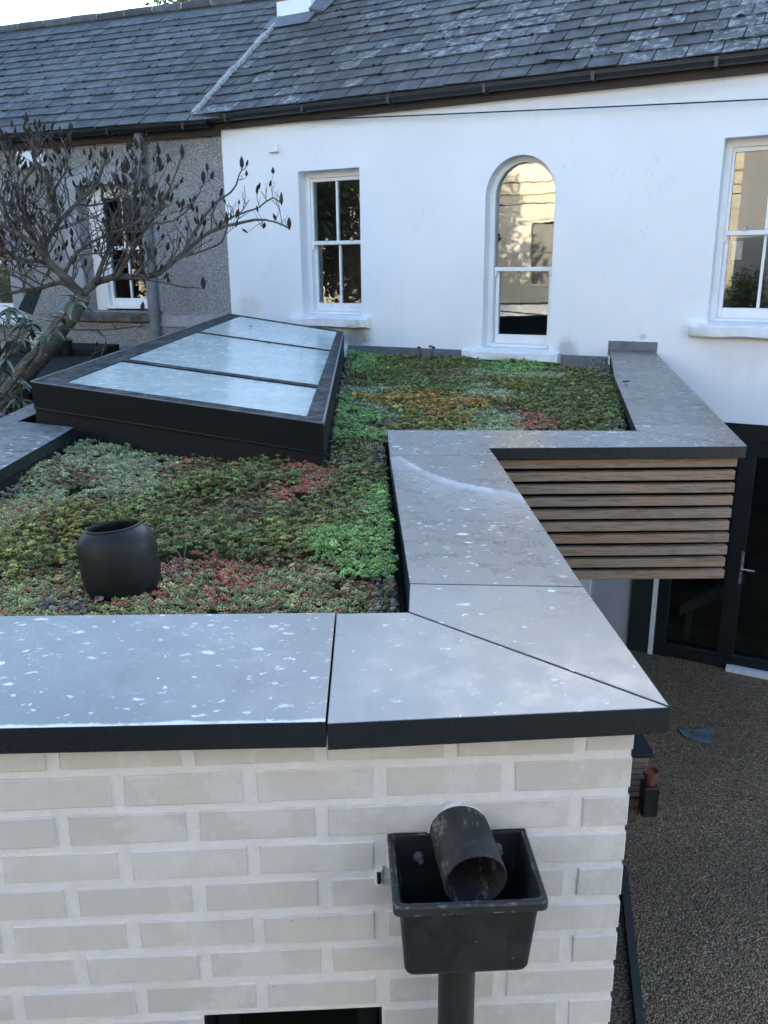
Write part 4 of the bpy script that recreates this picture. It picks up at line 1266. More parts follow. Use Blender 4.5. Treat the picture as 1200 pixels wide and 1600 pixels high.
# grassy and trailing wisps
arr = scatter(.05, 1.74, 9.2); kk = kinds(arr)
keep = nrg.random(len(arr)) < .30
arr, kk = arr[keep], kk[keep]
wv = []; wf = []
for i in range(5):
    a = i * 1.3; d = np.array([np.cos(a) * .5, np.sin(a) * .5, .8]); s = np.array([-np.sin(a), np.cos(a), 0]) * .03
    b = len(wv); wv += [s, -s, d * .6 - s * .7, d * .6 + s * .7]; wf.append([b, b + 1, b + 2, b + 3])
    b = len(wv); wv += [d * .6 + s * .7, d * .6 - s * .7, d * 1.0 + np.array([np.cos(a) * .1, np.sin(a) * .1, -.06]), d * 1.0 + np.array([np.cos(a) * .1, np.sin(a) * .1, -.06])]; wf.append([b, b + 1, b + 2, b + 3])
o = instanced('roof_grass', np.array(wv), np.array(wf), np.ones(len(wv)), np.column_stack([arr, height(arr, kk)]), nrg.uniform(.03, .065, len(arr)), .3, np.clip(np.array([.09, .14, .04]) * nrg.uniform(.6, 1.5, (len(arr), 1)), 0, 1), MAT['sedum'], False)
tag(o, 'sparse wisps of grass growing through the sedum', 'grass', kind='stuff')
# pebble margins
pp = []
def margin(a, b, w, n, dz=0.0):
    a, b = np.array(a), np.array(b); d = (b - a) / np.linalg.norm(b - a); nn_ = np.array([-d[1], d[0]])
    for _ in range(n):
        t = nrg.random(); q = a + (b - a) * t + nn_ * (nrg.random() ** 1.4) * w * (0.6 + .8 * fbm(np.array([[t * 6, 1.0]]), 5)[0])
        pp.append((q[0], q[1], ZS + .012 + nrg.uniform(0, .02) + dz))
margin((.028, 1.75), (.0, 3.82), .07, 620, .01)
margin((-.235, 3.42), (-.25, 4.5), -.11, 130, .02)
margin((1.14, 3.80), (1.98, 7.45), .12, 520, .02)
margin((-.28, 4.5), (-.35, 8.2), -.07, 200, .01)
margin((-1.45, 1.8), (-1.46, 3.7), -.05, 160, .01)
margin((-.86, 1.90), (-.72, 1.86), .10, 40, .02)
pp = np.array(pp)
pp[:, 2] += .02 * fbm(pp[:, :2] * 5, 3)
ico_b = bmesh.new(); bmesh.ops.create_icosphere(ico_b, subdivisions=2, radius=1.0)
iv = np.array([v.co[:] for v in ico_b.verts]); jf = np.array([[v.index for v in f.verts] for f in ico_b.faces]); ico_b.free()
iv = iv * np.array([1, .78, .6]) * (1 + .16 * np.array([noise.noise(Vector(v) * 1.7) for v in iv])[:, None])
gcol = np.array([.155, .14, .125]) * nrg.uniform(.35, 1.6, (len(pp), 1)) * nrg.uniform(.93, 1.07, (len(pp), 3))
o = instanced('edge_pebbles', iv, jf, np.ones(len(iv)), pp, nrg.uniform(.005, .0125, len(pp)), .5, gcol, MAT['stone'])
tag(o, 'grey and buff pebbles along the edges of the planted roof', 'pebbles', kind='stuff')

# ================================================================== small things on the roof
def leaf(name, label, c, r, mat, rot, curl=.3, lift=0.004):
    m = MB(); n = 7; vs = []
    for i in range(n):
        t = i / (n - 1); w = math.sin(math.pi * min(1, t * 1.08)) * .36 * (1 - .25 * t)
        z = curl * .35 * (t - .5) ** 2 * 4 * .5
        for sgn in (-1, 0, 1):
            wob = 1 + .25 * math.sin(i * 2.3 + sgn)
            vs.append(Vector(((t - .5) * 2 * r, sgn * w * r * wob, (z + abs(sgn) * curl * .22) * r + lift)))
    Rm = Matrix.Rotation(rot, 4, 'Z')
    vs = [Vector(c) + (Rm @ v) for v in vs]
    fs = []
    for i in range(n - 1):
        for k in range(2): fs.append((i * 3 + k, i * 3 + k + 1, (i + 1) * 3 + k + 1, (i + 1) * 3 + k))
    m.add(vs, fs); lo = [v - Vector((0, 0, .0012)) for v in vs]; m.add(lo, [f[::-1] for f in fs])
    return tag(m.build(name, mat), label, 'leaf')
def on_sky(u, v): return SP(u, v, .002)
leaf('fallen_leaf', 'fallen leaf on the rooflight glass, nearest the pane joint', on_sky(.60, .60 - .02), .030, MAT['deadleaf'], .7, .8)
leaf('fallen_leaf', 'fallen leaf on the rearmost rooflight pane, close to the house wall', on_sky(.34, .80), .030, MAT['deadleaf'], 2.2, .8)
leaf('fallen_leaf', 'orange-brown dead leaf lying on sedum in the middle of the front planting', at_z(440, 818, ZS + .055), .030, MAT['deadleaf'], .3, .5)
leaf('fallen_leaf', 'pale tan dead leaf on the red sedum behind the front capping', at_z(457, 885, ZS + .055), .024, MAT['paleleaf'], 1.2, .4)
leaf('fallen_leaf', 'dark shrivelled leaf on the plain return capping near the white wall', at_z(978, 598, ZC + .004), .030, MAT['darkleaf'], .5, .9)
leaf('fallen_leaf', 'brown dead leaf tucked in the sedum beside the pebble margin', at_z(575, 845, ZS + .06), .018, MAT['paleleaf'], 2.0, .6)
# cowl
cowl = thing('roof_cowl', 'black plastic barrel shaped roof vent cowl standing tilted in the sedum', 'vent', (-.705, 2.06, ZS))
M = Matrix.Translation((-.683, 2.06, -.858)) @ Matrix.Rotation(R(-5.5), 4, 'Y') @ Matrix.Rotation(R(-3), 4, 'X') @ Matrix.Scale(1.04, 4)
m = MB()
m.lathe([(.050, -.05), (.050, .012), (.058, .020), (.080, .034), (.092, .055), (.096, .085), (.0965, .14), (.093, .172), (.085, .190), (.074, .200), (.0675, .204), (.0675, .208), (.064, .2095), (.0625, .206), (.0625, .196), (.080, .17), (.088, .14), (.088, .08), (.07, .045), (.045, .03), (.001, .03)], M, 48)
cm = NT('dusty_black_plastic')
cn_ = cm.noise(16, 6, .7); cz_ = cm.sep(cm.co())[2]
cc0 = cm.mix(cm.ramp(cn_, .3, .7), (.008, .009, .010), (.016, .017, .018))
dst = cm.math('MULTIPLY', cm.ramp(cz_, ZS + .11, ZS + .0, 0.0, 1.0), cm.ramp(cm.noise(40, 5, .7), .42, .66))
cc0 = cm.mix(cm.math('MULTIPLY', dst, .55), cc0, (.07, .06, .045))
scr_ = cm.math('MULTIPLY', cm.ramp(cm.noise(6, 6, .75, v=cm.mapping(cm.co(), (20, 20, 4))), .62, .68), cm.ramp(cm.noise(9, 3), .5, .6))
cc0 = cm.mix(cm.math('MULTIPLY', scr_, .35), cc0, (.12, .12, .12))
cm.set(cc0, cm.ramp(cn_, .3, .7, .36, .6), .3)
m.build('shell', cm.mat, cowl, smooth=True, angle=35)
m = MB()
for k in range(3):
    a = k * 2.1
    p0 = M @ Vector((.086 * math.cos(a), .086 * math.sin(a), .13)); p1 = M @ Vector((0, 0, .12))
    m.tube([p0, p1], .004, 6)
m.lathe([(.001, .13), (.028, .128), (.03, .11), (.001, .108)], M, 16)
m.build('inner_baffle', MAT['blackpvc'], cowl)
# roof outlet hatch showing as a dark slot in the planting
m = MB(); c = at_z(563, 716, ZS + .03)
Pq = lambda a, n, z: Vector((c.x + a, c.y - n, c.z + z))
m.box(Pq, -.06, .06, -.06, .0, -.08, -.003); m.box(Pq, -.065, .065, -.065, -.052, -.08, .012); m.box(Pq, -.065, .065, -.010, .004, -.08, .004)
tag(m.build('roof_outlet', MAT['membrane']), 'small dark roof outlet sunk in the sedum by the rooflight corner', 'drain')
# seed heads by the wall
for (px, py, lb) in ((657, 543, 'single dry brown flower stalk by the flashing on the white wall'), (674, 541, 'pair of dry dark flower heads on stalks by the white wall')):
    m = MB(); b = at_z(px, py + 22, ZS)
    b.z = ZS - .0
    for k in range(1 if px < 660 else 2):
        tip = b + Vector((.03 * k - .01, 0, .125 - .012 * k))
        m.tube([b, b.lerp(tip, .5) + Vector((.006, 0, 0)), tip], .0028, 5, 0)
        for q in range(9):
            cc_ = tip + Vector((rng.uniform(-.016, .016), rng.uniform(-.016, .016), rng.uniform(-.002, .008)))
            m.lathe([(.0005, .008), (.007, .004), (.007, -.002), (.0005, -.005)], Matrix.Translation(cc_), 6)
    tag(m.build('dry_flower_stalk', MAT['pod']), lb, 'plant')

# ================================================================== rainwater outlet on the brick wall
hop = thing('rainwater_hopper', 'black cast rainwater hopper with round downpipe on the pale brick wall', 'hopper', fwp(.78, .1, -1.2))
hb = MB()
def hp(d, n, z): return fwp(d, n, z)
z_r, z_b = -1.008, -1.185
def rr(d0, d1, n0, n1, z, r, seg=4):
    out = []
    for (cd, cn, a0) in ((d1 - r, n1 - r, 0), (d0 + r, n1 - r, 90)):
        for k in range(seg + 1):
            a = R(a0 + 90 * k / seg)
            out.append(hp(cd + r * math.cos(a), cn + r * math.sin(a), z))
    return out + [hp(d0, n0, z), hp(d1, n0, z)]
rings = [rr(.672, .884, .003, .150, z_b + .000, .014), rr(.669, .887, .003, .155, z_b + .008, .016), rr(.660, .894, .003, .178, z_r - .018, .012), rr(.648, .906, .002, .190, z_r - .017, .012), rr(.648, .906, .002, .190, z_r - .003, .012), rr(.650, .904, .002, .188, z_r, .011),
         rr(.658, .896, .006, .180, z_r, .010), rr(.660, .894, .007, .178, z_r - .004, .010), rr(.678, .878, .007, .150, z_b + .016, .012)]
n = len(rings[0])
fs = [tuple(range(n))[::-1]]
for k in range(len(rings) - 1):
    for i in range(n):
        j = (i + 1) % n
        fs.append((k * n + i, k * n + j, (k + 1) * n + j, (k + 1) * n + i))
fs.append(tuple(range((len(rings) - 1) * n, len(rings) * n)))
hb.add([p for r_ in rings for p in r_], [f[::-1] for f in fs])
hm = NT('hopper_plastic')
hn = hm.noise(22, 6, 0.65)
hc = hm.mix(hm.ramp(hn, .3, .7), (0.018, 0.022, 0.024), (0.032, 0.037, 0.040))
hs = hm.math('MULTIPLY', hm.ramp(hm.voronoi(55), 0.06, 0.12, 1, 0), hm.ramp(hm.noise(9, 3), .52, .6))
hc = hm.mix(hm.math('MULTIPLY', hs, .7), hc, (0.30, 0.30, 0.30))
hbv = hm.n('ShaderNodeBevel', samples=4); hbv.inputs['Radius'].default_value = 0.005
hdp = hm.n('ShaderNodeVectorMath', operation='DOT_PRODUCT')
hm.L(hbv.outputs[0], hdp.inputs[0]); hm.L(hm.n('ShaderNodeNewGeometry').outputs['Normal'], hdp.inputs[1])
hwear = hm.math('MULTIPLY', hm.ramp(hdp.outputs['Value'], 0.90, 0.985, 1.0, 0.0), hm.ramp(hm.noise(48, 4, .7), .52, .60))
hc = hm.mix(hm.math('MULTIPLY', hwear, .75), hc, (0.42, 0.42, 0.42))
hst = hm.noise(3.0, 5, .65, v=hm.mapping(hm.co(), (16, 16, 1.6)))
hc = hm.mix(hm.ramp(hst, .56, .78, 0, .45), hc, (0.075, 0.078, 0.078))
hm.set(hc, hm.ramp(hn, .3, .7, .42, .62), 0.45)
hb.build('hopper_box', hm.mat, hop)
for i, d_ in enumerate((.705, .852)):
    m = MB()
    Mx = Matrix.Translation(hp(d_, .006, -1.055 + .012 * i)) @ Matrix.Rotation(R(90), 4, 'X')
    m.lathe([(.010, 0), (.010, .006), (.007, .012), (.001, .013)], Mx, 10)
    m.tube([hp(d_, .01, -1.055 + .012 * i), hp(d_ + .003, .028, -1.052 + .012 * i)], .005, 8)
    m.build('screw', MAT['greypipe'], hop)
m = MB()
m.tube([hp(.770, .082, z_b + .004), hp(.770, .082, ZG)], .034, 20)
m.tube([hp(.770, .082, z_b + .002), hp(.770, .082, z_b - .008)], .037, 20)
m.build('downpipe', hm.mat, hop, smooth=True, angle=40)
# spout
sp = MB()
pm = NT('scuffed_pipe')
sn = pm.noise(26, 6, .7)
pc = pm.mix(pm.ramp(sn, .3, .7), (.018, .019, .021), (.045, .046, .048))
scr = pm.math('MULTIPLY', pm.ramp(pm.noise(5, 6, .75, v=pm.mapping(pm.co(), (9, 3, 9))), .53, .60), pm.ramp(pm.noise(14, 3), .46, .56))
pc = pm.mix(pm.math('MULTIPLY', scr, .6), pc, (.28, .26, .23))
pm.set(pc, .65, .35)
A0, A1 = hp(.779, -.02, -1.005), hp(.793, .128, -1.014)
ax = (A1 - A0).normalized()
Mq = Matrix.Translation(A0) @ ax.to_track_quat('Z', 'Y').to_matrix().to_4x4()
Lp = (A1 - A0).length
sp.lathe([(.0555, 0), (.0555, Lp - .001), (.0548, Lp), (.0525, Lp), (.0520, Lp - .002), (.0520, .01), (.001, .008)], Mq, 40)
so = sp.build('outlet_pipe', pm.mat, smooth=True, angle=35)
tag(so, 'scuffed black outlet pipe sticking out of the brick wall over the hopper', 'pipe')
mq = MB()
vs = []; fs = []; N = 36
for k in range(N):
    a = 2 * math.pi * k / N
    w = .0605 + .006 * noise.noise(Vector((math.cos(a) * 2, math.sin(a) * 2, 4)))
    for r_, nn_ in ((w, .0030), (w - .003, .0045), (.054, .0055)):
        vs.append(hp(.781 + r_ * math.cos(a), nn_, -1.005 + r_ * math.sin(a)))
for k in range(N):
    j = (k + 1) % N
    fs += [(k * 3, j * 3, j * 3 + 1, k * 3 + 1), (k * 3 + 1, j * 3 + 1, j * 3 + 2, k * 3 + 2)]
mq.add(vs, fs)
mo = mq.build('mortar_collar', MAT['mortar'], ext, smooth=True)
# cable clip
m = MB()
m.bbox(hp, .624, .638, .0, .010, -1.116, -1.079, .002)
m.tube([hp(.631, .010, -1.085), hp(.631, .0115, -1.108)], .004, 6, 1)
tag(m.build('cable_clip', [MAT['white'], MAT['blackpvc']]), 'tiny white clip fixed to the brick wall left of the hopper', 'clip')

# ================================================================== patio things
pl = thing('planter_box', 'slatted timber planter box with dark lid against the extension flank', 'planter', (1.72, 5.1, ZG))
m = MB()
Pp = lambda a, n, z: Vector((1.60 + a, 5.02 - n, ZG + z))
for k in range(7): m.bbox(Pp, -.55, .205, -.022, 0, .03 + k * .045, .03 + k * .045 + .036, .003)
m.build('slats', MAT['wood'], pl)
m = MB(); m.box(Pp, -.56, .215, -.42, -.025, .0, .345); m.build('body', MAT['black_metal'], pl)
m = MB(); m.bbox(Pp, -.58, .235, -.45, .015, .350, .375, .003); m.build('lid', MAT['anthracite'], pl)
m = thing('terracotta_pot', 'small terracotta pot on a dark stand beside the timber planter', 'pot', (1.785, 4.90, ZG))
q = MB(); M = Matrix.Translation((1.785, 4.90, ZG + .22))
q.lathe([(.001, 0), (.034, 0), (.046, .075), (.052, .077), (.052, .10), (.045, .10), (.042, .08), (.001, .078)], M, 20); q.build('pot_body', MAT['terracotta'], m, smooth=True, angle=35)
q = MB(); q.prism([(1.74, 4.84), (1.832, 4.84), (1.832, 4.96), (1.74, 4.96)], ZG, ZG + .22, b=.006); q.build('stand', MAT['black_metal'], m)
m = MB()
a, b = Vector((1.45, 4.3, 0)), Vector((1.10, 2.55, 0))
d = (b - a).normalized(); nn_ = Vector((d.y, -d.x, 0)) * .022
m.hexa([a + nn_ + UP * ZG, b + nn_ + UP * ZG, b - nn_ + UP * ZG, a - nn_ + UP * ZG, a + nn_ + UP * (ZG + .05), b + nn_ + UP * (ZG + .05), b - nn_ + UP * (ZG + .05), a - nn_ + UP * (ZG + .05)])
tag(m.build('edging_strip', MAT['black_metal']), 'dark metal edging strip set in the gravel beside the brick corner', 'edging')
m = MB()
pts = [at_z(x, y, ZG + .012) for x, y in ((1060, 1139), (1072, 1142), (1080, 1148), (1086, 1139), (1116, 1138), (1110, 1150), (1118, 1160), (1098, 1159), (1082, 1156), (1068, 1150))]
m.prism([(p.x, p.y) for p in pts][::-1], ZG + .003, ZG + .014)
f = m
o = m.build('broken_slate', MAT['slatepiece']); tag(o, 'broken blue-grey slate piece lying flat on the gravel', 'slate')

# ================================================================== magnolia tree
tree = thing('magnolia_tree', 'bare gnarled tree with dark upright seed pods in front of the grey house', 'tree', (-4.6, 6.9, ZG))
TY = 6.7
def tp(px, py, dy=0.0): return at_y(px, py, TY + dy)
def smooth_path(pts, n=6):
    pts = [Vector(p) for p in pts]; out = []
    for i in range(len(pts) - 1):
        p0, p1, p2, p3 = pts[max(i - 1, 0)], pts[i], pts[i + 1], pts[min(i + 2, len(pts) - 1)]
        for k in range(n):
            t = k / n
            out.append(.5 * ((2 * p1) + (p2 - p0) * t + (2 * p0 - 5 * p1 + 4 * p2 - p3) * t * t + (3 * p1 - p0 - 3 * p2 + p3) * t ** 3))
    return out + [pts[-1]]
tg = random.Random(5)
trunk = MB()
base = [Vector((-4.9, 6.7, ZG - .05)), Vector((-4.6, 6.65, -2.4)), tp(-60, 740), tp(0, 640), tp(62, 555), tp(105, 500), tp(128, 462)]
bp_ = smooth_path(base, 5)
trunk.tube([p + Vector((tg.uniform(-.01, .01), 0, tg.uniform(-.01, .01))) for p in bp_], [.125 - .065 * (i / (len(bp_) - 1)) ** .8 for i in range(len(bp_))], 14)
trunk.build('trunk', MAT['bark'], tree, smooth=True)
limbs = [  # pixel path, depth drift, start radius, end radius
    ([(128, 462), (100, 432), (75, 408), (58, 385), (20, 362), (-40, 320)], -.3, .055, .02),
    ([(75, 408), (72, 380), (95, 345), (120, 318), (150, 290), (165, 250)], .3, .034, .010),
    ([(128, 462), (150, 442), (182, 433), (240, 430), (285, 397), (330, 362), (390, 345), (420, 345), (452, 357)], .2, .05, .005),
    ([(330, 362), (365, 338), (400, 326), (425, 310), (440, 318)], .1, .014, .005),
    ([(285, 397), (312, 350), (335, 320), (365, 295), (378, 262)], .3, .02, .006),
    ([(240, 430), (275, 405), (330, 388), (350, 372), (355, 350)], -.3, .018, .006),
    ([(182, 433), (205, 395), (232, 350), (262, 300), (285, 245)], -.35, .03, .007),
    ([(150, 442), (165, 400), (200, 345), (215, 290), (222, 235)], .4, .028, .007),
    ([(128, 462), (95, 442), (55, 452), (10, 458), (-50, 470)], .25, .032, .014),
    ([(58, 385), (42, 340), (35, 290), (55, 255), (48, 215)], -.2, .028, .007),
    ([(20, 362), (5, 310), (15, 265), (0, 220)], .2, .022, .006),
    ([(95, 345), (85, 300), (105, 260), (95, 215)], .4, .022, .006),
    ([(75, 408), (30, 405), (-10, 380), (-60, 350)], .5, .025, .012),
    ([(200, 434), (240, 438), (285, 448), (318, 450)], -.2, .016, .004),
    ([(232, 350), (270, 345), (300, 320), (318, 285)], .1, .012, .004),
    ([(100, 432), (120, 395), (160, 370), (205, 352), (250, 318)], -.5, .022, .006),
    ([(120, 318), (150, 320), (200, 300), (250, 262)], .6, .014, .004),
    ([(55, 452), (20, 430), (-20, 425)], -.3, .016, .006),
    ([(90, 515), (150, 515), (200, 512), (228, 508)], -.15, .014, .004),
    ([(150, 515), (165, 530), (158, 560)], -.15, .009, .006),
]
twig = MB()
def pod(p, d, s):
    d = (d + Vector((0, 0, 1.1))).normalized()
    M_ = Matrix.Translation(p) @ d.to_track_quat('Z', 'Y').to_matrix().to_4x4()
    k = tg.uniform(.8, 1.25)
    prof = [(.003, -.01), (.006, 0.0), (.0120 * k, .012), (.0140 * k, .026), (.0115 * k, .042), (.007 * k, .056), (.0015, .068)]
    twig.lathe([(r * s * tg.uniform(.85, 1.15), h * s) for r, h in prof], M_, 7, 1)
def grow(p, d, length, r, level):
    n = 5 if level < 2 else 4
    pts = [p.copy()]; dirs = [d.copy()]
    q = p.copy(); dd = d.copy()
    for i in range(n):
        dd = (dd + Vector((tg.uniform(-.42, .42), tg.uniform(-.42, .42), tg.uniform(-.22, .34)))).normalized()
        q = q + dd * (length / n); pts.append(q.copy()); dirs.append(dd.copy())
    twig.tube(pts, [r * (1 - .55 * i / n) for i in range(n + 1)], 5, 0)
    if level < 2:
        for i in range(1, n):
            if tg.random() < (.82 if level == 0 else .55):
                side = Vector((tg.uniform(-1, 1), tg.uniform(-.9, .9), tg.uniform(-.1, .9))).normalized()
                grow(pts[i], (dirs[i] * .7 + side * .8).normalized(), length * tg.uniform(.5, .9), r * .66, level + 1)
    if tg.random() < (.28 if level else .5): pod(pts[-1], dirs[-1], tg.uniform(.55, 1.0))
    if level >= 1 and tg.random() < .10: pod(pts[-2], Vector((tg.uniform(-1, 1), tg.uniform(-1, 1), .4)), tg.uniform(.6, .9))
for li, (path, dy, r0, r1) in enumerate(limbs):
    npt = len(path)
    pts = smooth_path([tp(x, y, dy * i / (npt - 1) + (0 if i == 0 else tg.uniform(-.05, .05))) for i, (x, y) in enumerate(path)], 5)
    m = MB()
    r0, r1 = r0 * .72, r1 * .8
    rad = [r0 + (r1 - r0) * (i / (len(pts) - 1)) ** .8 for i in range(len(pts))]
    jit = [p + Vector((tg.uniform(-1, 1), tg.uniform(-1, 1), tg.uniform(-1, 1))) * (.004 if 0 < i < len(pts) - 1 else 0) for i, p in enumerate(pts)]
    m.tube(jit, rad, 8)
    m.build('limb', MAT['bark'], tree, smooth=True)
    low = li >= 18
    step = .050 if not low else .2
    acc = 0
    for i in range(2, len(pts)):
        acc += (pts[i] - pts[i - 1]).length
        if acc > step:
            acc = 0
            d = (pts[i] - pts[i - 1]).normalized()
            side = Vector((tg.uniform(-.8, .8), tg.uniform(-.9, .9), tg.uniform(-.15 if not low else -.5, 1.0))).normalized()
            right_tip = pts[i].x > -1.75
            ln = tg.uniform(.20, .50) * max(.35, min(1, (.95 - pts[i].z) / .7)) * (.5 if right_tip else 1) * (.5 if low else 1)
            if right_tip and tg.random() < .45: continue
            grow(pts[i], (d * .55 + side * .85).normalized(), ln, max(.0036, min(.0075, rad[i] * .5)), 1 if (right_tip or low) else 0 if tg.random() < .72 else 1)
    if not low: pod(pts[-1], pts[-1] - pts[-2], 1.25)
twig.build('crown', [MAT['bark'], MAT['pod']], tree)
# grey-leaved shrub below the tree
shrub = thing('shrub', 'grey-green shrub with long drooping leaves at the foot of the bare tree', 'shrub', (-3.2, 6.1, ZG))
m = MB(); sm = MB()
def lance(p, d, l, w, col):
    d = d.normalized(); s = d.cross(Vector((0, 0, 1)))
    if s.length < .1: s = Vector((1, 0, 0))
    s.normalize(); nrm = s.cross(d)
    c = [p, p + d * l * .35 + s * w, p + d * l * .35 - nrm * w * .3, p + d * l * .35 - s * w, p + d * l * .72 + s * w * .8 - Vector((0, 0, l * .07)), p + d * l * .72 - nrm * w * .2 - Vector((0, 0, l * .08)), p + d * l * .72 - s * w * .8 - Vector((0, 0, l * .07)), p + d * l - Vector((0, 0, l * .22))]
    m.add(c, [(0, 2, 1), (0, 3, 2), (1, 2, 5, 4), (2, 3, 6, 5), (4, 5, 7), (5, 6, 7)], 0, col)
stems = [((-40, 640), (10, 560), (30, 520), (38, 495)), ((-30, 660), (20, 600), (55, 555), (70, 525)), ((-30, 650), (5, 590), (8, 540), (5, 500)), ((-20, 690), (20, 660), (32, 630), (35, 600)), ((-30, 680), (5, 650), (15, 630), (25, 622)),
         ((60, 560), (80, 520), (105, 485), (118, 465)), ((-50, 620), (-20, 560), (-10, 510), (15, 480)), ((-30, 600), (25, 545), (45, 525), (50, 505)), ((-30, 700), (-5, 670), (5, 655), (12, 645))]
for st in stems:
    dy = tg.uniform(-.9, -.55)
    pts = smooth_path([tp(x, y, dy) for x, y in st], 5)
    sm.tube(pts, [.012 - .008 * i / (len(pts) - 1) for i in range(len(pts))], 6)
    for i in range(4, len(pts)):
        for k in range(tg.randint(1, 3) if i < len(pts) - 1 else 7):
            a = tg.uniform(0, 6.28)
            d = Vector((math.cos(a), math.sin(a), tg.uniform(-.75, .5)))
            g_ = tg.random()
            col = (.055 + .05 * g_, .085 + .06 * g_, .05 + .05 * g_) if tg.random() < .72 else (.22, .25, .21)
            lance(pts[i], d, tg.uniform(.08, .19), tg.uniform(.010, .019), col)
sm.build('stem', MAT['bark'], shrub); m.build('foliage', MAT['leaf'], shrub, colname='Col')

# ================================================================== trees beyond the roofs and what faces the houses
def leafy_tree(name, label, c, rad, height, n, cols, leafsize, trunk_r=.15, seed=1, group=None):
    lg = np.random.default_rng(seed)
    t = thing(name, label, 'tree', c, group)
    tm = MB(); top = Vector(c) + UP * (height - rad * .6)
    tm.tube([Vector(c), Vector(c).lerp(top, .5) + Vector((.1, 0, 0)), top], [trunk_r, trunk_r * .7, trunk_r * .2], 8)
    cen = []
    for k in range(14):
        a = lg.uniform(0, 6.28); e = lg.uniform(-.5, 1.4)
        q = Vector(c) + UP * (height - rad) + Vector((math.cos(a) * math.cos(e), math.sin(a) * math.cos(e), math.sin(e))) * rad * lg.uniform(.35, .8)
        cen.append(q); tm.tube([Vector(c).lerp(top, .6), Vector(c).lerp(top, .6).lerp(q, .6) + Vector((0, 0, .1)), q], [trunk_r * .4, trunk_r * .25, .01], 5)
    tm.build('trunk', MAT['bark'], t)
    ci = lg.integers(0, len(cen), n); C0 = np.array([q[:] for q in cen])[ci]
    dv = lg.normal(0, 1, (n, 3)); dv /= np.linalg.norm(dv, axis=1)[:, None]
    pos = C0 + dv * (lg.random(n) ** .5)[:, None] * rad * .45
    tv = np.array([[-1, 0, 0], [0, -.5, .1], [1, 0, 0], [0, .5, .1]], float); tf = np.array([[0, 1, 2, 3]])
    col = np.array(cols)[lg.integers(0, len(cols), n)] * lg.uniform(.6, 1.4, (n, 1))
    o = instanced('crown', tv, tf, np.ones(4), pos, leafsize * lg.uniform(.6, 1.3, n), 1.2, col, MAT['leaf'], False)
    adopt(o, t)
    return t
leafy_tree('broadleaf_tree', 'green leafy treetop showing just above the dark slate ridge', at_y(372, 60, 24).to_tuple()[:2] + (ZG,), 2.0, 11.4, 5200, [(.05, .09, .02), (.09, .13, .03), (.16, .17, .04)], .085, .2, 4)
bt = thing('bare_tree', 'faint leafless twigs above the far left end of the ridge', 'tree', at_y(40, 60, 24).to_tuple()[:2] + (ZG,))
m = MB()
q0 = Vector(bt.location); top = at_y(42, 52, 24)
m.tube([q0, Vector((top.x, top.y, top.z - 1))], [.12, .05], 6)
for k in range(60):
    p = Vector((top.x + tg.uniform(-.25, .25), top.y + tg.uniform(-.5, .5), top.z - tg.uniform(.3, 1.0)))
    e = p + Vector((tg.uniform(-.45, .45), tg.uniform(-.3, .3), tg.uniform(.2, .95)))
    m.tube([p, p.lerp(e, .5) + Vector((tg.uniform(-.06, .06), 0, 0)), e], [.010, .007, .004], 4)
m.build('trunk', MAT['bark'], bt)

rear = thing('rear_house', 'beige rendered rear house mirrored in the right hand window', 'house', (1.0, -4, ZG))  # unseen house, its distance and height set for the light reaching the brick
def rw(s, n, z): return Vector((-s, -2.6 + n, z))
wall_with_holes(rw, [(-7, ZG), (4.2, ZG), (4.2, 2.3), (-7, 2.3)], [rect((-.55, .55, -.75, .65)), rect((1.4, 2.2, -.6, .6))], .3, 'wall', MAT['beige'], rear)
m = MB(); m.box(rw, -7, -6.7, -5, -.302, ZG, 2.3); m.box(rw, 3.9, 4.2, -5, -.302, ZG, 2.3); m.box(rw, -7, 4.2, -5.3, -5.001, ZG, 2.3); m.box(rw, -6.69, 3.89, -4.99, -.31, -1.5, -1.4); m.box(rw, -6.69, 3.89, -4.99, -.31, 1.9, 2.0)
m.build('side_wall', MAT['beige'], rear)
m = MB()
m.hexa([rw(-7.2, .3, 2.3), rw(4.4, .3, 2.3), rw(4.4, -2.6, 3.3), rw(-7.2, -2.6, 3.3), rw(-7.2, .3, 2.36), rw(4.4, .3, 2.36), rw(4.4, -2.6, 3.36), rw(-7.2, -2.6, 3.36)])
m.build('roof', MAT['slate_n'], rear)
m = MB(); m.tube([rw(1.0, .07, 2.25), rw(1.0, .07, ZG)], .045, 10); m.build('downpipe', MAT['whitepot'], rear)
# cream house across the gardens, seen mirrored in the panes
bh = thing('cream_house', 'sunlit cream stucco house mirrored in the arched window', 'house', hw(-4, 17, ZG))
def bw(s, n, z): return hw(-s, 17.5 - n, z)      # faces the white house
WB_ = [rect((2.2, 3.2, -.6, 1.2)), rect((6.2, 7.2, -.6, 1.2)), rect((-1.5, -.5, -.6, 1.2)), rect((2.4, 3.3, 3.0, 4.3)), rect((9.2, 10.2, -.6, 1.2))]
wall_with_holes(bw, [(-9, ZG), (16, ZG), (16, 6.0), (-9, 6.0)], WB_, .3, 'wall', MAT['stucco'], bh)
m = MB()
for z in (2.0, 2.35): m.bbox(bw, -9, 16, .002, .08, z, z + .12, .01)
for s in (-3.0, 4.6, 8.4, 12): m.bbox(bw, s, s + .3, .002, .07, ZG, 1.98, .01)
m.hexa([bw(1.6, .09, 1.25), bw(3.8, .09, 1.25), bw(3.8, .0025, 1.25), bw(1.6, .0025, 1.25), bw(2.65, .09, 1.95), bw(2.75, .09, 1.95), bw(2.75, .0025, 1.95), bw(2.65, .0025, 1.95)])
m.build('moulding', MAT['stucco'], bh)
PANEM = simple('dark_panes', (.17, .165, .15), .3, .1, 3, .4)
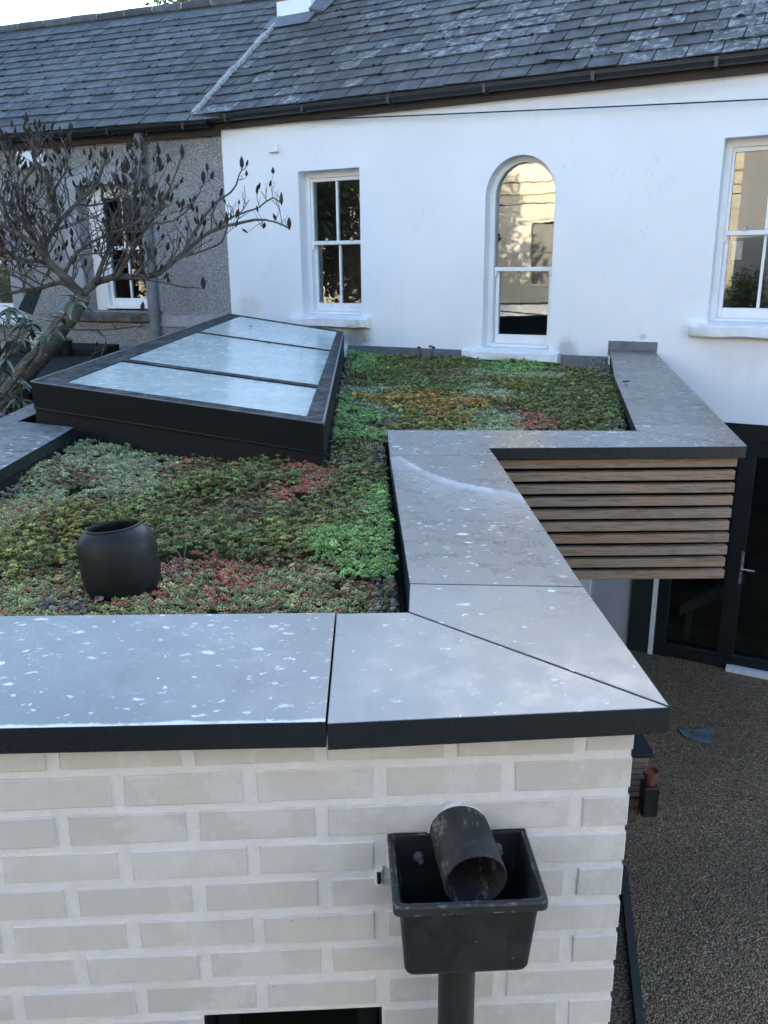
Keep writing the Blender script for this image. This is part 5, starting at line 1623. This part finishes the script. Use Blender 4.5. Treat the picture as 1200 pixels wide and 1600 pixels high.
for q in WB_:
    m = MB(); m.add([bw(q[0][0], -.12, q[0][1]), bw(q[1][0], -.12, q[1][1]), bw(q[2][0], -.12, q[2][1]), bw(q[3][0], -.12, q[3][1])], [(0, 1, 2, 3)])
    m.build('pane', PANEM, bh)
m = MB()
for s in (4.2, 11.5):
    m = MB(); m.tube([bw(s, .06, 5.9), bw(s, .06, ZG)], .05, 8)
    m.build('drainpipe', MAT['whitepot'], bh)
m = MB()
m.hexa([bw(-9.3, .4, 6.0), bw(16.3, .4, 6.0), bw(16.3, -3.5, 8.0), bw(-9.3, -3.5, 8.0), bw(-9.3, .4, 6.1), bw(16.3, .4, 6.1), bw(16.3, -3.5, 8.1), bw(-9.3, -3.5, 8.1)])
m.build('roof', MAT['slate_n'], bh)
m = MB(); m.box(lambda s, n, z: hw(-s, 15.2 - n, z), -6, 14, -.2, 0, ZG, -1.5)
tag(m.build('boundary_wall', MAT['darkrender']), 'grey rendered boundary wall below the cream house, mirrored in the arched window', 'wall')
leafy_tree('evergreen_tree', 'dark evergreen mirrored in the left sash window', (-10.5, 4.6, ZG), 2.9, 8.4, 14000, [(.02, .034, .012), (.04, .055, .018), (.012, .022, .008)], .13, .2, 8)
leafy_tree('evergreen_tree', 'dark bushy evergreen mirrored behind the first one in the left sash window', (-14.5, 3.0, ZG), 3.2, 7.0, 11000, [(.02, .034, .012), (.04, .055, .018)], .13, .2, 9)
leafy_tree('garden_bush', 'round green bush mirrored in the right hand window', (-2.6, -.9, ZG), .75, 3.5, 3000, [(.05, .08, .02), (.10, .12, .03)], .035, .06, 10)
for z0_, z1_ in ((3.0, 2.3), (1.8, 1.5)):
    m = MB()
    m.tube([hw(8 - 20 * k / 16, 12.5, z0_ + (z1_ - z0_) * k / 16 - .25 * math.sin(math.pi * k / 16)) for k in range(17)], .012, 5)
    tag(m.build('overhead_wire', MAT['cable']), ('higher' if z0_ > 2 else 'lower') + ' black overhead wire mirrored across the right hand window', 'wire', 'overhead wires between the houses')
